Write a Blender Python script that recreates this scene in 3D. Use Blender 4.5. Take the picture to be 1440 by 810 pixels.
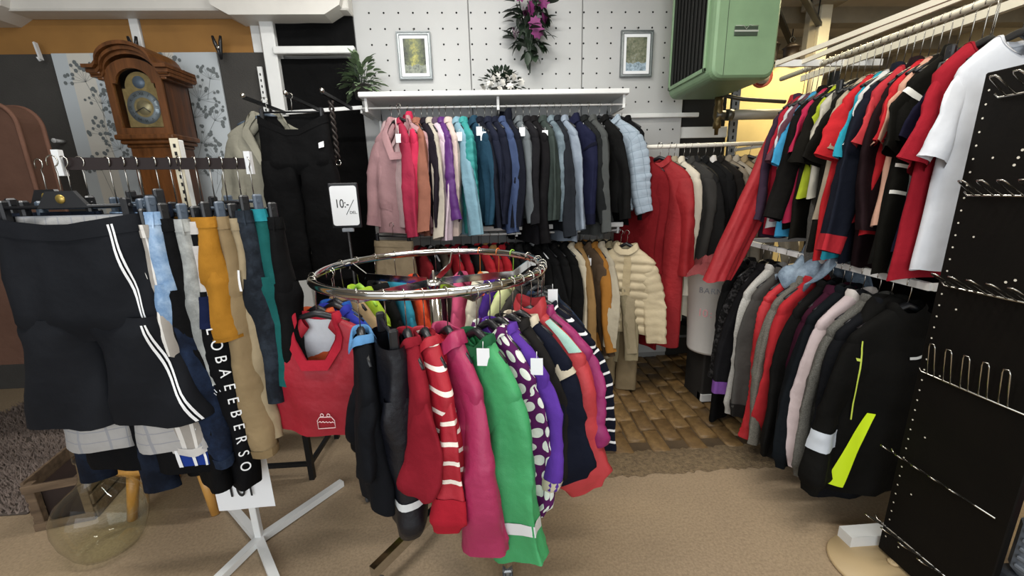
import bpy, math, random
import numpy as np
from mathutils import Matrix, Vector

for _o in list(bpy.data.objects):
    bpy.data.objects.remove(_o)
SC = bpy.context.scene
COL = SC.collection
PI = math.pi
# ------------------------------------------------------------------ camera
CAM_H = 1.45
FPX, PITCH, ROLL, YAW = 570.0, math.radians(13.66), math.radians(1.54), math.radians(3.2)
fw = Vector((math.sin(YAW) * math.cos(PITCH), math.cos(YAW) * math.cos(PITCH), -math.sin(PITCH)))
r0 = Vector((math.cos(YAW), -math.sin(YAW), 0))
u0 = r0.cross(fw)
rt = r0 * math.cos(ROLL) - u0 * math.sin(ROLL)
up = r0 * math.sin(ROLL) + u0 * math.cos(ROLL)
cd = bpy.data.cameras.new('camera')
cam = bpy.data.objects.new('camera', cd)
COL.objects.link(cam)
M = Matrix.Identity(4)
for i in range(3):
    M[i][0], M[i][1], M[i][2] = rt[i], up[i], -fw[i]
M[2][3] = CAM_H
cam.matrix_world = M
cd.sensor_width = 36.0
cd.lens = 36.0 * FPX / 1440.0
cd.clip_start = 0.02
SC.camera = cam
# ------------------------------------------------------------------ world, lights, exposure
wd = bpy.data.worlds.new('world')
SC.world = wd
wd.use_nodes = True
bg = wd.node_tree.nodes['Background']
bg.inputs[0].default_value = (0.93, 0.97, 1.0, 1)
bg.inputs[1].default_value = 0.75
SC.view_settings.view_transform = 'Standard'
SC.view_settings.look = 'None'
SC.view_settings.gamma = 1.0
SC.view_settings.use_curve_mapping = False
SC.view_settings.exposure = 0.18


def area(name, loc, rot, sx, sy, power, color):
    ld = bpy.data.lights.new(name, 'AREA')
    ld.shape = 'RECTANGLE'
    ld.size, ld.size_y = sx, sy
    ld.energy = power
    ld.color = color
    o = bpy.data.objects.new(name, ld)
    o.location = loc
    o.rotation_euler = rot
    COL.objects.link(o)
    return o


LAMPS = [(-1.3, 0.9, 30, (1, .98, .94)), (1.0, 0.7, 34, (1, .95, .86)), (-0.2, 2.1, 26, (1, .98, .94)), (3.0, 3.65, 55, (1, .83, .5))]
for lx, ly, lp, lc in LAMPS:
    area('tube_light', (lx, ly, 3.17), (0, 0, 0), 1.3, .16, lp, lc)
# daylight through the shop front behind the photographer
area('shop_window_daylight', (-0.8, -2.6, 1.9), (math.radians(80), 0, 0), 4.5, 2.2, 75, (0.93, 0.97, 1.0))


# ------------------------------------------------------------------ helpers: colour and materials
def lin(h):
    h = h.lstrip('#')
    out = []
    for i in (0, 2, 4):
        c = int(h[i:i + 2], 16) / 255
        out.append(c / 12.92 if c <= .04045 else ((c + .055) / 1.055) ** 2.4)
    return (*out, 1)


MATS = {}


class NT:
    def __init__(s, m):
        m.use_nodes = True
        s.t = m.node_tree
        s.n = s.t.nodes
        s.b = s.n['Principled BSDF']

    def add(s, kind, **k):
        nd = s.n.new(kind)
        for a, v in k.items():
            setattr(nd, a, v)
        return nd

    def link(s, a, b):
        s.t.links.new(a, b)

    def math(s, op, a, b=None, c=None):
        nd = s.add('ShaderNodeMath', operation=op)
        for i, v in enumerate((a, b, c)):
            if v is None:
                continue
            if isinstance(v, (int, float)):
                nd.inputs[i].default_value = v
            else:
                s.link(v, nd.inputs[i])
        return nd.outputs[0]

    def mix(s, f, a, b):
        nd = s.add('ShaderNodeMix', data_type='RGBA')
        for sock, v in ((nd.inputs[0], f), (nd.inputs[6], a), (nd.inputs[7], b)):
            if isinstance(v, (int, float)):
                sock.default_value = v
            elif isinstance(v, tuple):
                sock.default_value = v
            else:
                s.link(v, sock)
        return nd.outputs[2]

    def noise(s, vec, scale, detail=3, rough=.55):
        nd = s.add('ShaderNodeTexNoise')
        nd.inputs['Scale'].default_value = scale
        nd.inputs['Detail'].default_value = detail
        nd.inputs['Roughness'].default_value = rough
        if vec is not None:
            s.link(vec, nd.inputs['Vector'])
        return nd.outputs[0]

    def ramp(s, f, stops):
        nd = s.add('ShaderNodeValToRGB')
        el = nd.color_ramp.elements
        while len(el) < len(stops):
            el.new(.5)
        for e, (p, c) in zip(el, stops):
            e.position = p
            e.color = c
        s.link(f, nd.inputs[0])
        return nd.outputs[0]

    def bump(s, h, strength, dist):
        nd = s.add('ShaderNodeBump')
        nd.inputs['Strength'].default_value = strength
        nd.inputs['Distance'].default_value = dist
        s.link(h, nd.inputs['Height'])
        s.link(nd.outputs[0], s.b.inputs['Normal'])


def mat(name, hexc, rough=.6, metal=0., bump=0., bscale=40., var=0., vscale=6., emit=0., spec=.5):
    key = ('m', name)
    if key in MATS:
        return MATS[key]
    m = bpy.data.materials.new(name)
    t = NT(m)
    c = lin(hexc)
    t.b.inputs['Roughness'].default_value = rough
    t.b.inputs['Metallic'].default_value = metal
    t.b.inputs['Specular IOR Level'].default_value = spec
    tc = t.add('ShaderNodeTexCoord').outputs['Object']
    if var:
        n = t.noise(tc, vscale, 5)
        dk = tuple(x * (1 - var) for x in c[:3]) + (1,)
        lt = tuple(min(1, x * (1 + var * .6)) for x in c[:3]) + (1,)
        t.link(t.ramp(n, [(.3, dk), (.7, lt)]), t.b.inputs['Base Color'])
    else:
        t.b.inputs['Base Color'].default_value = c
    if bump:
        t.bump(t.noise(tc, bscale, 4), bump, .01)
    if emit:
        t.b.inputs['Emission Color'].default_value = c
        t.b.inputs['Emission Strength'].default_value = emit
    MATS[key] = m
    return m


def fabric(hexc, pat=None, c2='#ffffff', p=.03, q=.35, rough=.85, wr=.35):
    key = ('f', hexc, pat, c2, p, q, rough, wr)
    if key in MATS:
        return MATS[key]
    m = bpy.data.materials.new('fabric_' + hexc.lstrip('#') + ('_' + pat if pat else ''))
    t = NT(m)
    c = lin(hexc)
    lum = .3 * c[0] + .6 * c[1] + .1 * c[2]
    c = tuple((x * .95 + lum * .05) * .82 for x in c[:3]) + (1,)
    if lum < .03:
        c = tuple(x * .55 for x in c[:3]) + (1,)
    t.b.inputs['Roughness'].default_value = rough
    t.b.inputs['Specular IOR Level'].default_value = .12 if rough > .7 else .35
    co = t.add('ShaderNodeTexCoord')
    ob = co.outputs['Object']
    sep = t.add('ShaderNodeSeparateXYZ')
    t.link(co.outputs['UV'], sep.inputs[0])
    u, v = sep.outputs[0], sep.outputs[1]
    n = t.noise(ob, 5, 4)
    dk = tuple(x * .86 for x in c[:3]) + (1,)
    lt = tuple(min(1, x * 1.08 + .002) for x in c[:3]) + (1,)
    col = t.ramp(n, [(.3, dk), (.7, lt)])
    cc = lin(c2)
    if pat == 'hstripe':
        f = t.math('LESS_THAN', t.math('FRACT', t.math('DIVIDE', v, p)), q)
        col = t.mix(f, col, cc)
    elif pat == 'vstripe':
        f = t.math('LESS_THAN', t.math('FRACT', t.math('DIVIDE', u, p)), q)
        col = t.mix(f, col, cc)
    elif pat == 'dots':
        vv = t.math('DIVIDE', v, p)
        uu = t.math('ADD', t.math('DIVIDE', u, p), t.math('MULTIPLY', t.math('FLOOR', vv), .5))
        a = t.math('SUBTRACT', t.math('FRACT', uu), .5)
        b = t.math('SUBTRACT', t.math('FRACT', vv), .5)
        d = t.math('SQRT', t.math('ADD', t.math('MULTIPLY', a, a), t.math('MULTIPLY', b, b)))
        col = t.mix(t.math('LESS_THAN', d, q), col, cc)
    elif pat == 'plaid':
        f1 = t.math('LESS_THAN', t.math('FRACT', t.math('DIVIDE', v, p)), q)
        f2 = t.math('LESS_THAN', t.math('FRACT', t.math('DIVIDE', u, p)), q)
        col = t.mix(t.math('MULTIPLY', t.math('MAXIMUM', f1, f2), .8), col, cc)
    elif pat == 'denim':
        n2 = t.noise(ob, 9, 5, .7)
        col = t.mix(t.ramp(n2, [(.42, (0, 0, 0, 1)), (.72, (1, 1, 1, 1))]), col, cc)
        n3 = t.noise(ob, 260, 2)
        col = t.mix(t.math('MULTIPLY', n3, .22), col, cc)
    elif pat == 'heather':
        n2 = t.noise(ob, 220, 3, .7)
        col = t.mix(t.ramp(n2, [(.4, (0, 0, 0, 1)), (.62, (.8, .8, .8, 1))]), col, cc)
    elif pat == 'lace':
        n2 = t.noise(ob, 45, 4, .75)
        col = t.mix(t.ramp(n2, [(.48, (0, 0, 0, 1)), (.56, (.8, .8, .8, 1))]), col, cc)
    t.link(col, t.b.inputs['Base Color'])
    n4 = t.add('ShaderNodeTexNoise')
    n4.noise_type = 'RIDGED_MULTIFRACTAL'
    n4.inputs['Scale'].default_value = 4.5
    n4.inputs['Detail'].default_value = 1.5
    n4.inputs['Distortion'].default_value = .6
    t.link(ob, n4.inputs['Vector'])
    h1 = t.math('ADD', t.noise(ob, 9, 3, .55), t.math('MULTIPLY', n4.outputs[0], .35))
    h2 = t.noise(ob, 350, 2)
    h = t.math('ADD', h1, t.math('MULTIPLY', h2, .06))
    t.bump(h, wr * 1.15, .03)
    MATS[key] = m
    return m


def wood(name, a, b, scale=6, axis='Z', rough=.45):
    key = ('m', name)
    if key in MATS:
        return MATS[key]
    m = bpy.data.materials.new(name)
    t = NT(m)
    co = t.add('ShaderNodeTexCoord')
    mp = t.add('ShaderNodeMapping')
    s = {'X': (.12, 1, 1), 'Y': (1, .12, 1), 'Z': (1, 1, .12)}[axis]
    mp.inputs['Scale'].default_value = s
    t.link(co.outputs['Object'], mp.inputs['Vector'])
    n = t.noise(mp.outputs[0], scale * 6, 6, .6)
    t.link(t.ramp(n, [(.3, lin(a)), (.7, lin(b))]), t.b.inputs['Base Color'])
    t.b.inputs['Roughness'].default_value = rough
    t.bump(n, .15, .004)
    MATS[key] = m
    return m


# ------------------------------------------------------------------ helpers: geometry
class MB:
    def __init__(s):
        s.v, s.f, s.sm = [], [], []

    def add(s, vs, fs, smooth=False):
        o = len(s.v)
        s.v += [tuple(map(float, x)) for x in vs]
        s.f += [tuple(i + o for i in f) for f in fs]
        s.sm += [smooth] * len(fs)
        return s

    def box(s, a, b, bev=0.0):
        x0, y0, z0 = [min(p, q) for p, q in zip(a, b)]
        x1, y1, z1 = [max(p, q) for p, q in zip(a, b)]
        if bev <= 0:
            return s.add([(x0, y0, z0), (x1, y0, z0), (x1, y1, z0), (x0, y1, z0), (x0, y0, z1), (x1, y0, z1), (x1, y1, z1), (x0, y1, z1)],
                         [(0, 3, 2, 1), (4, 5, 6, 7), (0, 1, 5, 4), (1, 2, 6, 5), (2, 3, 7, 6), (3, 0, 4, 7)])
        e = min(bev, (x1 - x0) / 2.01, (y1 - y0) / 2.01, (z1 - z0) / 2.01)
        vs, ring = [], lambda z, i: [(x0 + e + i, y0 + i, z), (x1 - e - i, y0 + i, z), (x1 - i, y0 + e + i, z), (x1 - i, y1 - e - i, z), (x1 - e - i, y1 - i, z), (x0 + e + i, y1 - i, z), (x0 + i, y1 - e - i, z), (x0 + i, y0 + e + i, z)]
        for z, i in ((z0, e * .6), (z0 + e, 0), (z1 - e, 0), (z1, e * .6)):
            vs += ring(z, i)
        fs = [tuple(range(7, -1, -1)), tuple(range(24, 32))]
        for k in range(3):
            for j in range(8):
                fs.append((k * 8 + j, k * 8 + (j + 1) % 8, k * 8 + 8 + (j + 1) % 8, k * 8 + 8 + j))
        return s.add(vs, fs)

    def tube(s, pts, r, n=10, cap=True, closed=False, smooth=True):
        pts = [Vector(p) for p in pts]
        N = len(pts)
        rr = r if isinstance(r, (list, tuple)) else [r] * N
        vs = []
        nrm = None
        for i, p in enumerate(pts):
            if closed:
                tg = (pts[(i + 1) % N] - pts[i - 1])
            else:
                tg = pts[min(i + 1, N - 1)] - pts[max(i - 1, 0)]
            tg.normalize()
            if nrm is None:
                a = Vector((0, 0, 1)) if abs(tg.z) < .9 else Vector((1, 0, 0))
                nrm = tg.cross(a).normalized()
            else:
                nrm = (nrm - tg * nrm.dot(tg)).normalized()
            bn = tg.cross(nrm)
            for j in range(n):
                a = 2 * PI * j / n
                q = p + (nrm * math.cos(a) + bn * math.sin(a)) * rr[i]
                vs.append(q)
        fs = []
        for i in range(N if closed else N - 1):
            for j in range(n):
                k = (i + 1) % N
                fs.append((i * n + j, i * n + (j + 1) % n, k * n + (j + 1) % n, k * n + j))
        s.add(vs, fs, smooth)
        if cap and not closed:
            o = len(s.v) - len(vs)
            s.f += [tuple(o + j for j in range(n - 1, -1, -1)), tuple(o + (N - 1) * n + j for j in range(n))]
            s.sm += [False, False]
        return s

    def lathe(s, prof, n=32, c=(0, 0, 0), axis='Z', cap=True, smooth=True):
        vs = []
        for (r, h) in prof:
            for j in range(n):
                a = 2 * PI * j / n
                p = (r * math.cos(a), r * math.sin(a), h)
                if axis == 'X':
                    p = (p[2], p[0], p[1])
                elif axis == 'Y':
                    p = (p[0], p[2], p[1])
                vs.append((p[0] + c[0], p[1] + c[1], p[2] + c[2]))
        fs = [(i * n + j, i * n + (j + 1) % n, (i + 1) * n + (j + 1) % n, (i + 1) * n + j) for i in range(len(prof) - 1) for j in range(n)]
        s.add(vs, fs, smooth)
        if cap:
            o = len(s.v) - len(vs)
            s.f += [tuple(o + j for j in range(n - 1, -1, -1)), tuple(o + (len(prof) - 1) * n + j for j in range(n))]
            s.sm += [False, False]
        return s

    def prism(s, poly, y0, y1):
        n = len(poly)
        vs = [(x, y0, z) for x, z in poly] + [(x, y1, z) for x, z in poly]
        fs = [tuple(range(n)), tuple(range(2 * n - 1, n - 1, -1))] + [(j, j + n, (j + 1) % n + n, (j + 1) % n) for j in range(n)]
        return s.add(vs, fs)

    def bar(s, a, b, w, h):
        a, b = Vector(a), Vector(b)
        t = (b - a).normalized()
        upv = Vector((0, 0, 1)) if abs(t.z) < .95 else Vector((0, 1, 0))
        x = t.cross(upv).normalized() * (w / 2)
        y = x.cross(t).normalized() * (h / 2)
        vs = [p + i * x + j * y for p in (a, b) for i, j in ((-1, -1), (1, -1), (1, 1), (-1, 1))]
        return s.add(vs, [(0, 1, 2, 3), (7, 6, 5, 4), (0, 4, 5, 1), (1, 5, 6, 2), (2, 6, 7, 3), (3, 7, 4, 0)])

    def mesh(s, name):
        me = bpy.data.meshes.new(name)
        me.from_pydata(s.v, [], s.f)
        me.polygons.foreach_set('use_smooth', s.sm)
        me.update()
        return me

    def build(s, name, m, parent=None, loc=None, rz=0):
        me = s.mesh(name)
        if m:
            me.materials.append(m)
        return link(name, me, parent, loc, rz)


def link(name, me, parent=None, loc=None, rz=0):
    o = bpy.data.objects.new(name, me)
    COL.objects.link(o)
    if parent is not None:
        o.parent = parent
    if loc is not None:
        o.location = loc
    o.rotation_euler.z = rz
    return o


def thing(name, label, cat, loc=(0, 0, 0), rz=0, group=None):
    o = bpy.data.objects.new(name, None)
    o.empty_display_size = .05
    COL.objects.link(o)
    o.location = loc
    o.rotation_euler = (0, 0, rz)
    return tag(o, label, cat, group)


def tag(o, label, cat, group=None):
    o['label'] = label
    o['category'] = cat
    if group:
        o['group'] = group
    return o


def struct(o, label=None):
    o['kind'] = 'structure'
    if label:
        o['label'] = label
    return o


def grid_obj(name, G, m, parent, closed=True, uv=None):
    nv, nu = G.shape[:2]
    me = bpy.data.meshes.new(name)
    V = G.reshape(-1, 3)
    cu = nu if closed else nu - 1
    i, j = np.meshgrid(np.arange(nv - 1), np.arange(cu), indexing='ij')
    j2 = (j + 1) % nu
    F = np.stack([i * nu + j, i * nu + j2, (i + 1) * nu + j2, (i + 1) * nu + j], -1).reshape(-1, 4)
    me.from_pydata(V.tolist(), [], F.tolist())
    me.polygons.foreach_set('use_smooth', np.ones(len(F), bool))
    if uv is None:
        du = np.linalg.norm(np.diff(G, axis=1), axis=2).mean(0)
        dv_ = np.linalg.norm(np.diff(G, axis=0), axis=2).mean(1)
        U_ = np.concatenate([[0], np.cumsum(du), [du.sum() + du.mean()]])
        uv = (U_, np.repeat(np.concatenate([[0], np.cumsum(dv_)])[:, None], nu, 1))
    if uv is not None:
        U, W = uv
        l = me.uv_layers.new(name='UVMap')
        jj = np.stack([j, j + 1, j + 1, j], -1).reshape(-1, 4)
        ii = np.stack([i, i, i + 1, i + 1], -1).reshape(-1, 4)
        uu = U[jj]
        ww = W[ii, jj % nu]
        l.data.foreach_set('uv', np.stack([uu, ww], -1).reshape(-1).astype(np.float32))
    me.materials.append(m)
    me.update()
    return link(name, me, parent)


def text_obj(name, s, size, m, parent, M4, ext=.0006, align='CENTER', sx=1.0):
    cu = bpy.data.curves.new(name, 'FONT')
    cu.body = s
    cu.size = size
    cu.extrude = ext
    cu.align_x = align
    cu.align_y = 'CENTER'
    t = bpy.data.objects.new(name, cu)
    COL.objects.link(t)
    bpy.context.view_layer.update()
    me = bpy.data.meshes.new_from_object(t.evaluated_get(bpy.context.evaluated_depsgraph_get()))
    bpy.data.objects.remove(t)
    me.transform(M4 @ Matrix.Scale(sx, 4, (1, 0, 0)))
    me.materials.clear()
    me.materials.append(m)
    me.name = name
    return link(name, me, parent)


def upright(x, y, z, rz=0):          # text facing -Y
    return Matrix.Translation((x, y, z)) @ Matrix.Rotation(rz, 4, 'Z') @ Matrix.Rotation(PI / 2, 4, 'X')


ORD = ['', 'first', 'second', 'third', 'fourth', 'fifth', 'sixth', 'seventh', 'eighth', 'ninth', 'tenth', 'eleventh', 'twelfth', 'thirteenth', 'fourteenth', 'fifteenth',
       'sixteenth', 'seventeenth', 'eighteenth', 'nineteenth', 'twentieth']
ORD += ['twenty-' + ORD[i] for i in range(1, 10)] + ['thirtieth'] + ['thirty-' + ORD[i] for i in range(1, 10)]

# common materials
WHITE = mat('white_paint', '#dfe0de', .45, var=.06)
CHROME = mat('chrome', '#c9c6c0', .12, 1.0)
STEEL = mat('wire_steel', '#b9b6ae', .25, 1.0)
BLACKP = mat('black_plastic', '#17181b', .38)
GREYP = mat('grey_plastic', '#4c5866', .4)
WHITEP = mat('white_plastic', '#d8dadb', .4)
CARD = mat('white_card', '#eceef0', .7)
INK = mat('ink', '#15171b', .6)
PALE_INK = mat('pale_red_ink', '#c98f92', .6)
BLACKBOARD = mat('black_board', '#0c0906', .7, bump=.1, bscale=90, var=.25, spec=.15)
DARKSTEEL = mat('dark_steel', '#1b1c1e', .45, .4)

# ------------------------------------------------------------------ the setting


def floor_material():
    m = bpy.data.materials.new('worn_concrete')
    t = NT(m)
    ob = t.add('ShaderNodeTexCoord').outputs['Object']
    n1 = t.noise(ob, 1.3, 6, .6)
    n2 = t.noise(ob, 90, 4, .7)
    c1 = t.ramp(n1, [(.3, lin('#8b7861')), (.7, lin('#a38e72'))])
    c2 = t.ramp(n2, [(.35, lin('#75654f')), (.65, lin('#b39d80'))])
    t.link(t.mix(.4, c1, c2), t.b.inputs['Base Color'])
    t.b.inputs['Roughness'].default_value = .62
    t.bump(n2, .25, .004)
    return m


def brick_material(name, a, b):
    m = bpy.data.materials.new(name)
    t = NT(m)
    co = t.add('ShaderNodeTexCoord')
    inf = t.add('ShaderNodeObjectInfo')
    va = t.add('ShaderNodeVectorMath', operation='ADD')
    t.link(co.outputs['Object'], va.inputs[0])
    t.link(inf.outputs['Location'], va.inputs[1])
    n = t.noise(va.outputs[0], 26, 6, .7)
    c = t.ramp(n, [(.3, lin(a)), (.7, lin(b))])
    k = t.math('MULTIPLY', inf.outputs['Random'], .45)
    t.link(t.mix(k, c, lin('#4f3a22')), t.b.inputs['Base Color'])
    t.b.inputs['Roughness'].default_value = .5
    t.bump(n, .5, .006)
    return m


# floor: one slab with a sunken bay that holds the bricks
BX0, BX1, BY0, BY1 = .45, 1.75, 1.93, 3.9
m = MB()
for a, b in (((-5, -2.5), (6.5, BY0)), ((-5, BY0), (BX0, 8)), ((BX1, BY0), (6.5, 8)), ((BX0, BY1), (BX1, 8))):
    m.box((a[0], a[1], -.1), (b[0], b[1], 0))
m.box((BX0, BY0, -.1), (BX1, BY1, -.022))
FLOOR = struct(m.build('floor', floor_material()), 'worn brown concrete floor with a bay of bricks in the aisle')
bm_ = brick_material('brick_worn', '#5e482b', '#8f7248')
joint = MB().box((BX0, BY0, -.022), (BX1, BY1, -.007)).build('mortar_bed', mat('mortar', '#4f3f2a', .9, bump=.4, bscale=60, var=.3), FLOOR)
rng = random.Random(5)
meshes = []
for k in range(4):
    r_ = random.Random(k)
    w, l, h = .098, .205, .008
    b = MB()
    ring = []
    for (x, y) in ((-.5, -.5), (0, -.5), (.5, -.5), (.5, 0), (.5, .5), (0, .5), (-.5, .5), (-.5, 0)):
        ring.append((x * w + r_.uniform(-.004, .004), y * l + r_.uniform(-.006, .006)))
    vs = [(x, y, -.012) for x, y in ring] + [(x * .97, y * .98, h - .005 + r_.uniform(-.002, .002)) for x, y in ring] + [(x * .84, y * .92, h + r_.uniform(-.002, .003)) for x, y in ring] + [(0, 0, h + r_.uniform(-.001, .004))]
    fs = [(i + q, (i + 1) % 8 + q, (i + 1) % 8 + q + 8, i + q + 8) for q in (0, 8) for i in range(8)] + [(16 + i, 16 + (i + 1) % 8, 24) for i in range(8)]
    b.add(vs, fs, True)
    me = b.mesh('brick')
    me.materials.append(bm_)
    meshes.append(me)
tilt = math.radians(-3)
nb = 0
row = 0
x = BX0 + .055
while x < BX1 - .05:
    y = BY0 + .11 + (row % 2) * .105
    while y < 3.25:
        if nb < 290:
            o = link('brick', meshes[rng.randrange(4)], FLOOR, (x, y, rng.uniform(-.004, .003)), rng.uniform(-.02, .02))
            nb += 1
        y += .213
    x += .107
    row += 1
# rough threshold where the concrete has broken towards the bricks
m = MB()
N = 60
vs, fs = [], []
for i in range(N + 1):
    xx = BX0 + (BX1 - BX0) * i / N
    for j, (yy, zz) in enumerate(((BY0 - .17, .001), (BY0 - .1, .009), (BY0 - .02, .010), (BY0 + .03, -.004))):
        vs.append((xx, yy + rng.uniform(-.012, .012), zz + (rng.uniform(-.003, .004) if j in (1, 2) else 0)))
for i in range(N):
    for j in range(3):
        fs.append((i * 4 + j, i * 4 + 4 + j, i * 4 + 5 + j, i * 4 + 1 + j))
m.add(vs, fs, True).build('threshold_strip', mat('threshold_grit', '#7d6a4f', .9, bump=.9, bscale=140, var=.45, vscale=60), FLOOR)

# ceiling and shell
CEIL = struct(MB().box((-5, -1.2, 3.3), (6.5, 8, 3.4)).build('ceiling', mat('ceiling_paint', '#b9b3a6', .8, var=.1)), 'grey painted ceiling high above the racks')
for k, y in enumerate((3.9, 4.8, 5.7, 6.6)):
    MB().box((1.9, y, 3.14), (6.5, y + .16, 3.3)).build('joist', mat('joist_grey', '#8f8775', .7, var=.15), CEIL)
struct(MB().box((-5, -2.4, 0), (-4.9, 3.4, 3.3)).build('wall_left', mat('grey_wall', '#6d6a66', .8, var=.1)))
struct(MB().box((6.4, -2.4, 0), (6.5, 8, 3.3)).build('wall_right', mat('warm_wall', '#c7b48a', .8, var=.08)))
struct(MB().box((1.5, 7.9, 0), (6.5, 8, 3.3)).build('wall_far', mat('warm_wall', '#c7b48a', .8)), 'warm yellow wall of the room beyond')
# back wall: solid core with an opening edge at X=1.5
WB = MB().box((-.87, 3.215, 0), (1.5, 3.30, 3.3))
WB.box((-5, 3.26, 0), (-.87, 3.36, 3.3))
WALL = struct(WB.build('wall_back', mat('wall_core', '#8a8a88', .8)), 'white pegboard wall behind the jacket rails')
PEG = mat('pegboard_paint', '#b3b4b3', .55, var=.05, vscale=3)
for x0, x1 in ((-.862, -.077), (-.071, .728), (.734, 1.5)):
    MB().box((x0, 3.2, .05), (x1, 3.216, 3.25), .003).build('panel', PEG, WALL)
m = MB()
for i in range(24):
    for j in range(13):
        hx = -.753 + .0995 * i
        hz = 2.651 - .0985 * j
        if hx > 1.48:
            continue
        ang = [(hx + .0068 * math.cos(2 * PI * q / 8), 3.1992, hz + .0068 * math.sin(2 * PI * q / 8)) for q in range(8)]
        m.add(ang, [tuple(range(8))])
h = m.build('peg_holes', mat('hole_black', '#0b0b0b', .9), WALL)
h['kind'] = 'stuff'
MB().box((.80, 3.17, 1.945), (1.62, 3.2, 1.975), .004).build('ledge_strip', WHITE, WALL)

# left back partition: dark panels, brown boards, wallpaper
DKP = mat('charcoal_panel', '#3d3b38', .85, bump=.25, bscale=120, var=.12)
TAN = mat('brown_fibreboard', '#946a34', .8, var=.14, vscale=4)
for x0, x1 in ((-4.9, -3.55), (-3.545, -2.86), (-1.84, -1.47)):
    MB().box((x0, 3.22, 0), (x1, 3.26, 2.42), .003).build('dark_panel', DKP, WALL)
MB().box((-2.855, 3.235, 0), (-1.845, 3.26, 2.42)).build('dark_panel', DKP, WALL)
for x0, x1 in ((-4.9, -3.42), (-3.40, -2.36), (-2.29, -1.55), (-1.53, -1.40)):
    MB().box((x0, 3.235, 2.42), (x1, 3.26, 2.75), .003).build('board', TAN, WALL)
for xx in (-2.325, -1.54):
    MB().box((xx - .03, 3.222, 2.42), (xx + .03, 3.262, 2.75), .004).build('cover_strip', WHITE, WALL)
t1 = MB().box((-5, 3.09, 2.63), (-.86, 3.235, 2.98), .01)
t1 = struct(t1.build('trim_1', mat('beam_white', '#d6d3cc', .5, var=.06)), 'white painted beam along the top of the left wall')
for x0, x1 in ((-4.2, -3.05), (-1.60, -1.0)):
    MB().prism([(x0 - .12, 2.70), (x0 - .1, 2.64), (x0, 2.585), (x1, 2.585), (x1 + .1, 2.64), (x1 + .12, 2.70)], 3.04, 3.235).build('beam_bracket', mat('beam_white', '#d6d3cc', .5), t1)
t2 = struct(MB().box((-1.475, 3.15, 0), (-1.385, 3.26, 2.61), .006).build('trim_2', WHITE), 'white post beside the black cloth')
t3 = struct(MB().box((-1.40, 3.13, 2.385), (-.86, 3.17, 2.43), .005).build('trim_3', WHITE), 'white rail across the black cloth')
# wallpaper panel with umbels
m = bpy.data.materials.new('umbel_wallpaper')
t = NT(m)
ob = t.add('ShaderNodeTexCoord').outputs['Object']
sep = t.add('ShaderNodeSeparateXYZ')
t.link(ob, sep.inputs[0])
f = t.math('FRACT', t.math('DIVIDE', t.math('ADD', sep.outputs[0], 2.88), .54))
t.link(t.mix(t.math('MULTIPLY', t.math('LESS_THAN', t.math('ABSOLUTE', t.math('SUBTRACT', f, .32)), .14), .6), lin('#b9c0c4'), lin('#d6cdbb')), t.b.inputs['Base Color'])
t.b.inputs['Roughness'].default_value = .5
WP = tag(MB().box((-2.88, 3.2, .9), (-1.81, 3.216, 2.418), .002).build('wallpaper_panel', m), 'pale blue wallpaper panel with grey umbel flowers behind the clock', 'wallpaper')
um = mat('umbel_grey', '#676d6e', .7)
rg = random.Random(11)
mb = MB()


def umbel(mb, cx, cz, R, ang, y=3.1985):
    stem = (cx - R * 2.0 * math.sin(ang), cz - R * 2.0 * math.cos(ang))

    def ln(a, b, w=.0012):
        dx, dz = b[0] - a[0], b[1] - a[1]
        L = math.hypot(dx, dz) or 1
        nx, nz = -dz / L * w, dx / L * w
        mb.add([(a[0] + nx, y, a[1] + nz), (b[0] + nx, y, b[1] + nz), (b[0] - nx, y, b[1] - nz), (a[0] - nx, y, a[1] - nz)], [(0, 1, 2, 3)])
    ln(stem, (cx, cz))
    for q in range(9):
        th = ang + (q - 4) * .33 + rg.uniform(-.1, .1)
        rr = R * rg.uniform(.75, 1.1)
        e = (cx + rr * math.sin(th), cz + rr * math.cos(th))
        ln((cx, cz), e, .0008)
        for w in range(2):
            ex, ez = e[0] + rg.uniform(-.028, .028), e[1] + rg.uniform(-.028, .028)
            d = rg.uniform(.009, .0145)
            yd = y - .0003 - rg.random() * .0016
            if not (-2.87 < ex < -1.82 and ez < 2.41):
                continue
            mb.add([(ex + d * math.cos(2 * PI * k / 8), yd, ez + d * math.sin(2 * PI * k / 8)) for k in range(8)], [tuple(range(8))])


for cx, cz, R, an in ((-2.70, 2.24, .12, -.3), (-2.52, 2.02, .11, .2), (-2.42, 2.3, .10, .3), (-2.58, 1.80, .12, -.5), (-2.42, 1.86, .10, .4), (-2.28, 1.74, .1, .3), (-2.74, 1.66, .1, -.2), (-2.4, 1.6, .12, .1),
                      (-1.98, 2.12, .12, .5), (-1.9, 1.98, .09, .6), (-2.02, 1.83, .1, .4), (-1.93, 1.72, .09, .2), (-2.15, 2.36, .07, .8), (-2.03, 2.0, .1, .1), (-2.1, 1.62, .1, .3), (-2.63, 2.1, .09, .1), (-1.92, 1.6, .1, .5), (-2.5, 2.18, .09, .0), (-2.36, 1.98, .09, .3), (-2.66, 1.9, .09, -.2), (-2.5, 1.68, .09, .1), (-2.33, 2.12, .08, .2), (-1.88, 2.25, .07, .3)):
    umbel(mb, cx, cz, R, an)
u_ = mb.build('umbel_print', um, WP)
u_['kind'] = 'stuff'
# black cloths
BLKC = fabric('#0c0c0d', wr=.5)


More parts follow.
